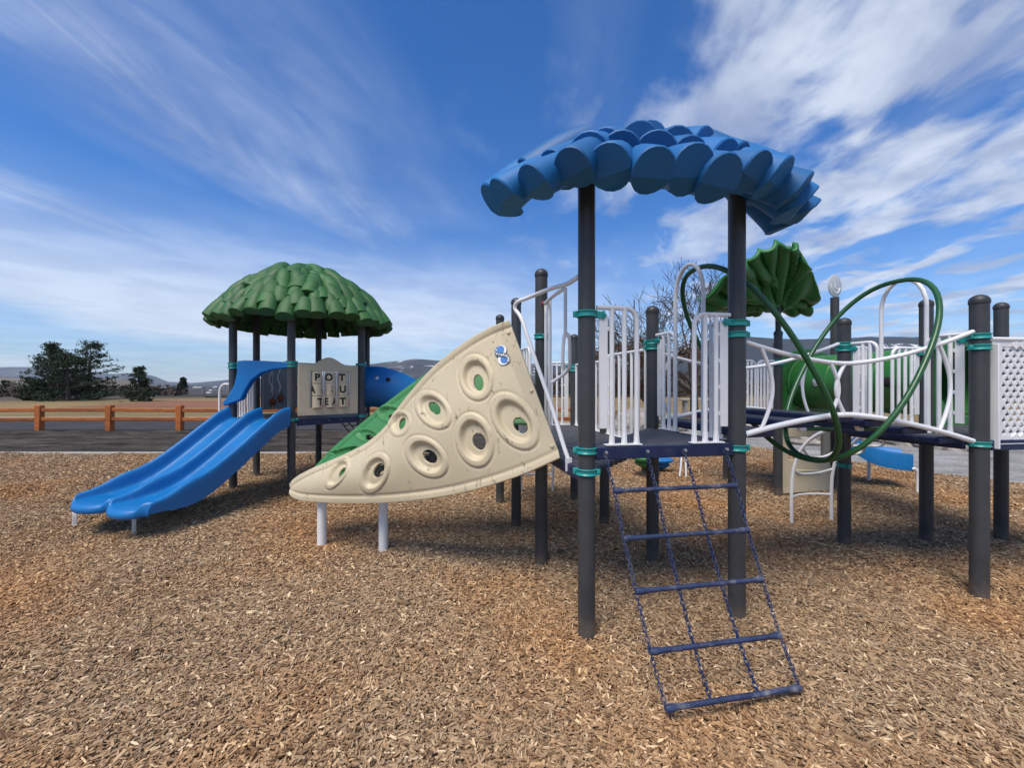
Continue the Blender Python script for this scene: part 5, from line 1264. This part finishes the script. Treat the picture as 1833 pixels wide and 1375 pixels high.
def pine(base, h, rad, label, seed, whorls=15, per=7, n=16, narrow=1.0, tip=.08, sz=.16):
    rd = random.Random(seed); t = thing('pine_tree', label, 'tree', base); base = Vector(base); trunk = MB(); pts = []
    lean = Vector((rd.uniform(-.05, .05), 0, 0)) * h
    trunk.tube([base, base + Z3 * h * .5 + lean * .4, base + Z3 * h * .96 + lean], [.035 * h, .022 * h, .004 * h], 8)
    for w in range(whorls):
        f = .10 + .88 * w / (whorls - 1); reach = rad * (1 - f) ** .62 * (1.0 if f > .2 else .85) + tip * rad
        for k in range(per):
            if rd.random() < .18: continue
            a = rd.uniform(0, 2 * math.pi); r = reach * rd.uniform(.55, 1.12); z = f * h + rd.uniform(-.04, .04) * h
            p0 = base + Z3 * (z - .04 * h) + lean * f; p1 = p0 + Vector((math.cos(a) * r, math.sin(a) * r, rd.uniform(.02, .10) * h + .12 * r))
            trunk.tube([p0, lerp(p0, p1, .6) - Z3 * .02 * h, p1], [.010 * h * (1 - f) + .01, .006 * h * (1 - f) + .008, .006], 5)
            for q in range(n):
                s = rd.uniform(.35, 1.05); c = lerp(p0, p1, s); cl_ = Vector((rd.gauss(0, 1), rd.gauss(0, 1), rd.gauss(0, .45))) * (.034 * h)
                for _ in range(9): pts.append(c + cl_ + Vector((rd.gauss(0, 1), rd.gauss(0, 1), rd.gauss(0, .7))) * (.016 * h))
    trunk.build('trunk', M['bark'], t); o = tris('crown', np.array([list(p) for p in pts]), sz, M['needles'], t, 1.0); return t
def gz(u, d): x = (u - CU) / FPX * d; return (x, d, terrain_z(x, d))
b = gz(96, 46); pine((b[0], 46, -.9), 6.6, 3.3, 'big dark pine left of its taller twin behind the fence', 1, 15, 8, 15, sz=.09)
b = gz(158, 48); pine((b[0], 48, -.9), 7.0, 3.3, 'tall dark pine with an open top behind the fence', 2, 13, 7, 14, tip=.2, sz=.09)
b = gz(122, 44); pine((b[0], 44, -.9), 5.6, 3.0, 'bushy low pine between the two big ones', 3, 10, 8, 14, tip=.3, sz=.09)
b = gz(65, 45); pine((b[0], 45, -.9), 3.0, 1.5, 'low dark pine at the left foot of the pine group', 14, 8, 8, 12, tip=.3, sz=.085)
b = gz(250, 42); pine((b[0], 42, -.7), 3.9, 1.75, 'small lone pine right of the big pine group', 4, 11, 7, 14, sz=.075)
b = gz(327, 95); pine((b[0], 95, -1.6), 4.4, 1.0, 'narrow dark conifer beyond the red infield', 5, 12, 7, 12, sz=.3)
b = gz(8, 90); pine((b[0], 90, -2.2), 4.2, 2.0, 'dark conifer at the left edge of the picture', 6, 10, 7, 12, sz=.25)

def bare_tree(base, h, label, seed):
    rd = random.Random(seed); t = thing('bare_tree', label, 'tree', base); mb = MB(); leafs = []; base = Vector(base)
    def grow(p, d, ln, r, lev):
        pts = [p]; rs_ = [r]; n = 4
        for k in range(n):
            d = (d + Vector((rd.gauss(0, .10), rd.gauss(0, .10), rd.gauss(.03, .07)))).normalized(); p = p + d * ln / n; pts.append(p); rs_.append(max(r * (1 - .38 * (k + 1) / n), .009))
            if lev >= 2 and p.z < base.z + h * .40 and p.x < base.x + .9 and rd.random() < .75:
                for _ in range(9): leafs.append(p + Vector((rd.gauss(0, .16), rd.gauss(0, .16), rd.gauss(0, .13))))
        mb.tube(pts, rs_, 6 if lev < 3 else 4, cap=False)
        if lev >= 6: return
        for c in range(3 if lev < 5 else 2):
            k = rd.choice((2, 3, 4)) if c else 4
            a = rd.uniform(.28, .75); ax = Vector((rd.gauss(0, 1), rd.gauss(0, 1), rd.gauss(0, .4))); ax = (ax - d * ax.dot(d)).normalized()
            nd = (d * math.cos(a) + ax * math.sin(a)); nd.z += .05; nd.normalize()
            grow(pts[k], nd, ln * rd.uniform(.62, .84), rs_[k] * rd.uniform(.55, .72), lev + 1)
    grow(base, Vector((-.04, 0, 1)), h * .26, h * .024, 0)
    for a in (2.5, 3.2, 4.0, 1.8): grow(base + Z3 * h * .15, Vector((math.cos(a) * .9, math.sin(a) * .9, .55)).normalized(), h * .24, h * .013, 1)
    mb.build('trunk', M['bark'], t, angle=60); tris('crown', np.array([list(p) for p in leafs]), .045, M['oakleaf'], t, .9); print('leaves', len(leafs))
x, y = gp(1245, 757); bare_tree((x, y, -.05), 8.2, 'bare deciduous tree with brown leaves on its lower boughs behind the front tower', 8)
b = gz(1160, 24); bare_tree((b[0], 24, -.05), 4.6, 'smaller bare tree left of the big bare tree', 12)

# thicket rows beyond the field, read as one mass
def thicket(name, label, u0, u1, d, h, n, jitter=10, m='twig', sz=.35):
    us = rng.uniform(u0, u1, n); ds = d + rng.uniform(-jitter, jitter, n); xs = (us - CU) / FPX * ds
    prof_ = np.array([.45 + .55 * abs(vnoise(x_, 3, .11, 5)) * 2.2 for x_ in xs]); zs = np.array([terrain_z(a, b_) for a, b_ in zip(xs, ds)]) + h * np.clip(prof_, 0, 1.4) * rng.uniform(0, 1, n) ** .8
    tag(tris(name, np.stack([xs, ds, zs], 1), sz, M[m], None, 1.2), label, 'thicket', kind='stuff')
thicket('thicket', 'distant bare thicket along the field edge on the left', -250, 330, 75, 1.7, 5000, 10, sz=.28)
thicket('thicket', 'dark bare thicket beyond the field behind the front tower', 860, 1340, 60, 3.4, 9000, 6, sz=.22)
thicket('thicket', 'low bare thicket beyond the field on the right', 1330, 2000, 95, 3.6, 8000, 10, sz=.33)

# ================================================================== distant houses
HM = [mat('pale_render', (.66, .65, .63), .8), mat('tan_render', (.30, .25, .20), .8), mat('grey_render', (.22, .22, .23), .8)]; RM = [mat('grey_shingle', (.10, .10, .11), .8), mat('snowy_roof', (.72, .74, .78), .8), mat('brown_shingle', (.12, .08, .06), .8)]
hrnd = random.Random(4)
def house(u, d, w, h, i, label, group=None):
    x = (u - CU) / FPX * d; z = terrain_z(x, d); t = thing('house', label, 'house', (x, d, z), group)
    MB().box((x, d, z + h / 2), (w, w * .7, h)).build('wall', HM[i % 3], t)
    o = Vector((x, d, z + h)); MB().prism([(-w * .56, 0), (w * .56, 0), (0, h * .45)], w * .78, (o, Vector((1, 0, 0)), Z3, Vector((0, 1, 0)))).build('roof', RM[(i * 7) % 3], t)
n_h = 0
for k in range(110):
    u = hrnd.uniform(-60, 640) if k < 88 else hrnd.uniform(1330, 1420); d = hrnd.uniform(1650, 3200); w = hrnd.uniform(11, 27)
    house(u, d, w, hrnd.uniform(5, 9), k, 'tiny far house in the valley town', 'far houses in the valley town'); n_h += 1
wb = thing('low_building', 'long low white building at the end of the field seen through the bridge', 'building', (60, 105, terrain_z(60, 105)))
for (u0, u1, d, z0, z1) in ((1338, 1372, 105, -.3, 2.0),):
    a, b = (u0 - CU) / FPX * d, (u1 - CU) / FPX * d; MB().box(((a + b) / 2, d + 3, (z0 + z1) / 2 - 1.4), (b - a, 6, z1 - z0)).build('wall', HM[0], wb); MB().box(((a + b) / 2, d + 3, z1 - 1.28), (b - a + .8, 6.6, .24)).build('roof', RM[1], wb)
fpole = thing('flag_pole', 'thin white pole beside the low white building', 'pole', ((1342 - CU) / FPX * 100, 100, -.05))
MB().tube([((1343 - CU) / FPX * 100, 100, -.1), ((1343 - CU) / FPX * 100, 100, 2.4)], .10, 8).build('mast', M['white'], fpole)
bk = thing('backstop', 'thin grey wire backstop frame on the far ball field', 'backstop', ((300 - CU) / FPX * 60, 60, -.05))
def bpx(u, v, d=60): return at(u, v, d)
for (u0, u1) in ((282, 310), (330, 366)):
    MB().tube(catmull([bpx(u0, 716), bpx(u0, 700), bpx(u0 + 4, 693), bpx(u1 - 4, 692), bpx(u1, 696), bpx(u1, 716)], 4), .035, 6).build('frame', M['post'], bk)
sh_ = thing('picnic_shelter', 'dark flat roofed shelter behind the slide at the field edge', 'shelter', ((385 - CU) / FPX * 55, 55, -.05))
a, b = at(372, 711, 55), at(420, 711, 55)
MB().box((a + b) / 2 + Vector((0, 1.5, .0)), ((b - a).length, 4, .22)).build('roof', M['dark'], sh_)
for q in (.06, .5, .94):
    p = lerp(a, b, q); MB().box((p.x, p.y, p.z / 2 - .05), (.14, .14, p.z)).build('post', M['dark'], sh_)
bn = thing('park_bench', 'pale concrete bench beside the path beyond the front deck', 'bench', (at(1255, 735, 22).x, 22, 0))
p = at(1250, 716, 22); MB().box((p.x, 22, .82), (1.9, .6, .10)).build('seat', M['concrete'], bn, bevel=.02)
for q in (-.7, .7): MB().box((p.x + q, 22, .37), (.16, .45, .8)).build('leg', M['concrete'], bn, bevel=.02)

# ------------------------------------------------------------------ air
hz = MB().box((0, 3500, 250), (17000, 15000, 620)).build('haze', M['white'], None, smooth=False); hz.data.materials.clear()
hm = bpy.data.materials.new('haze_air'); hm.use_nodes = True; hm.node_tree.nodes.clear()
ho = N(hm.node_tree, 'ShaderNodeOutputMaterial'); pv = N(hm.node_tree, 'ShaderNodeVolumePrincipled', i_Density=.00005); pv.inputs['Color'].default_value = (.66, .80, 1, 1); pv.inputs['Anisotropy'].default_value = .0
L(hm.node_tree, pv.outputs[0], ho.inputs['Volume']); hz.data.materials.append(hm); hz['kind'] = 'stuff'
print('objects', len(bpy.data.objects))
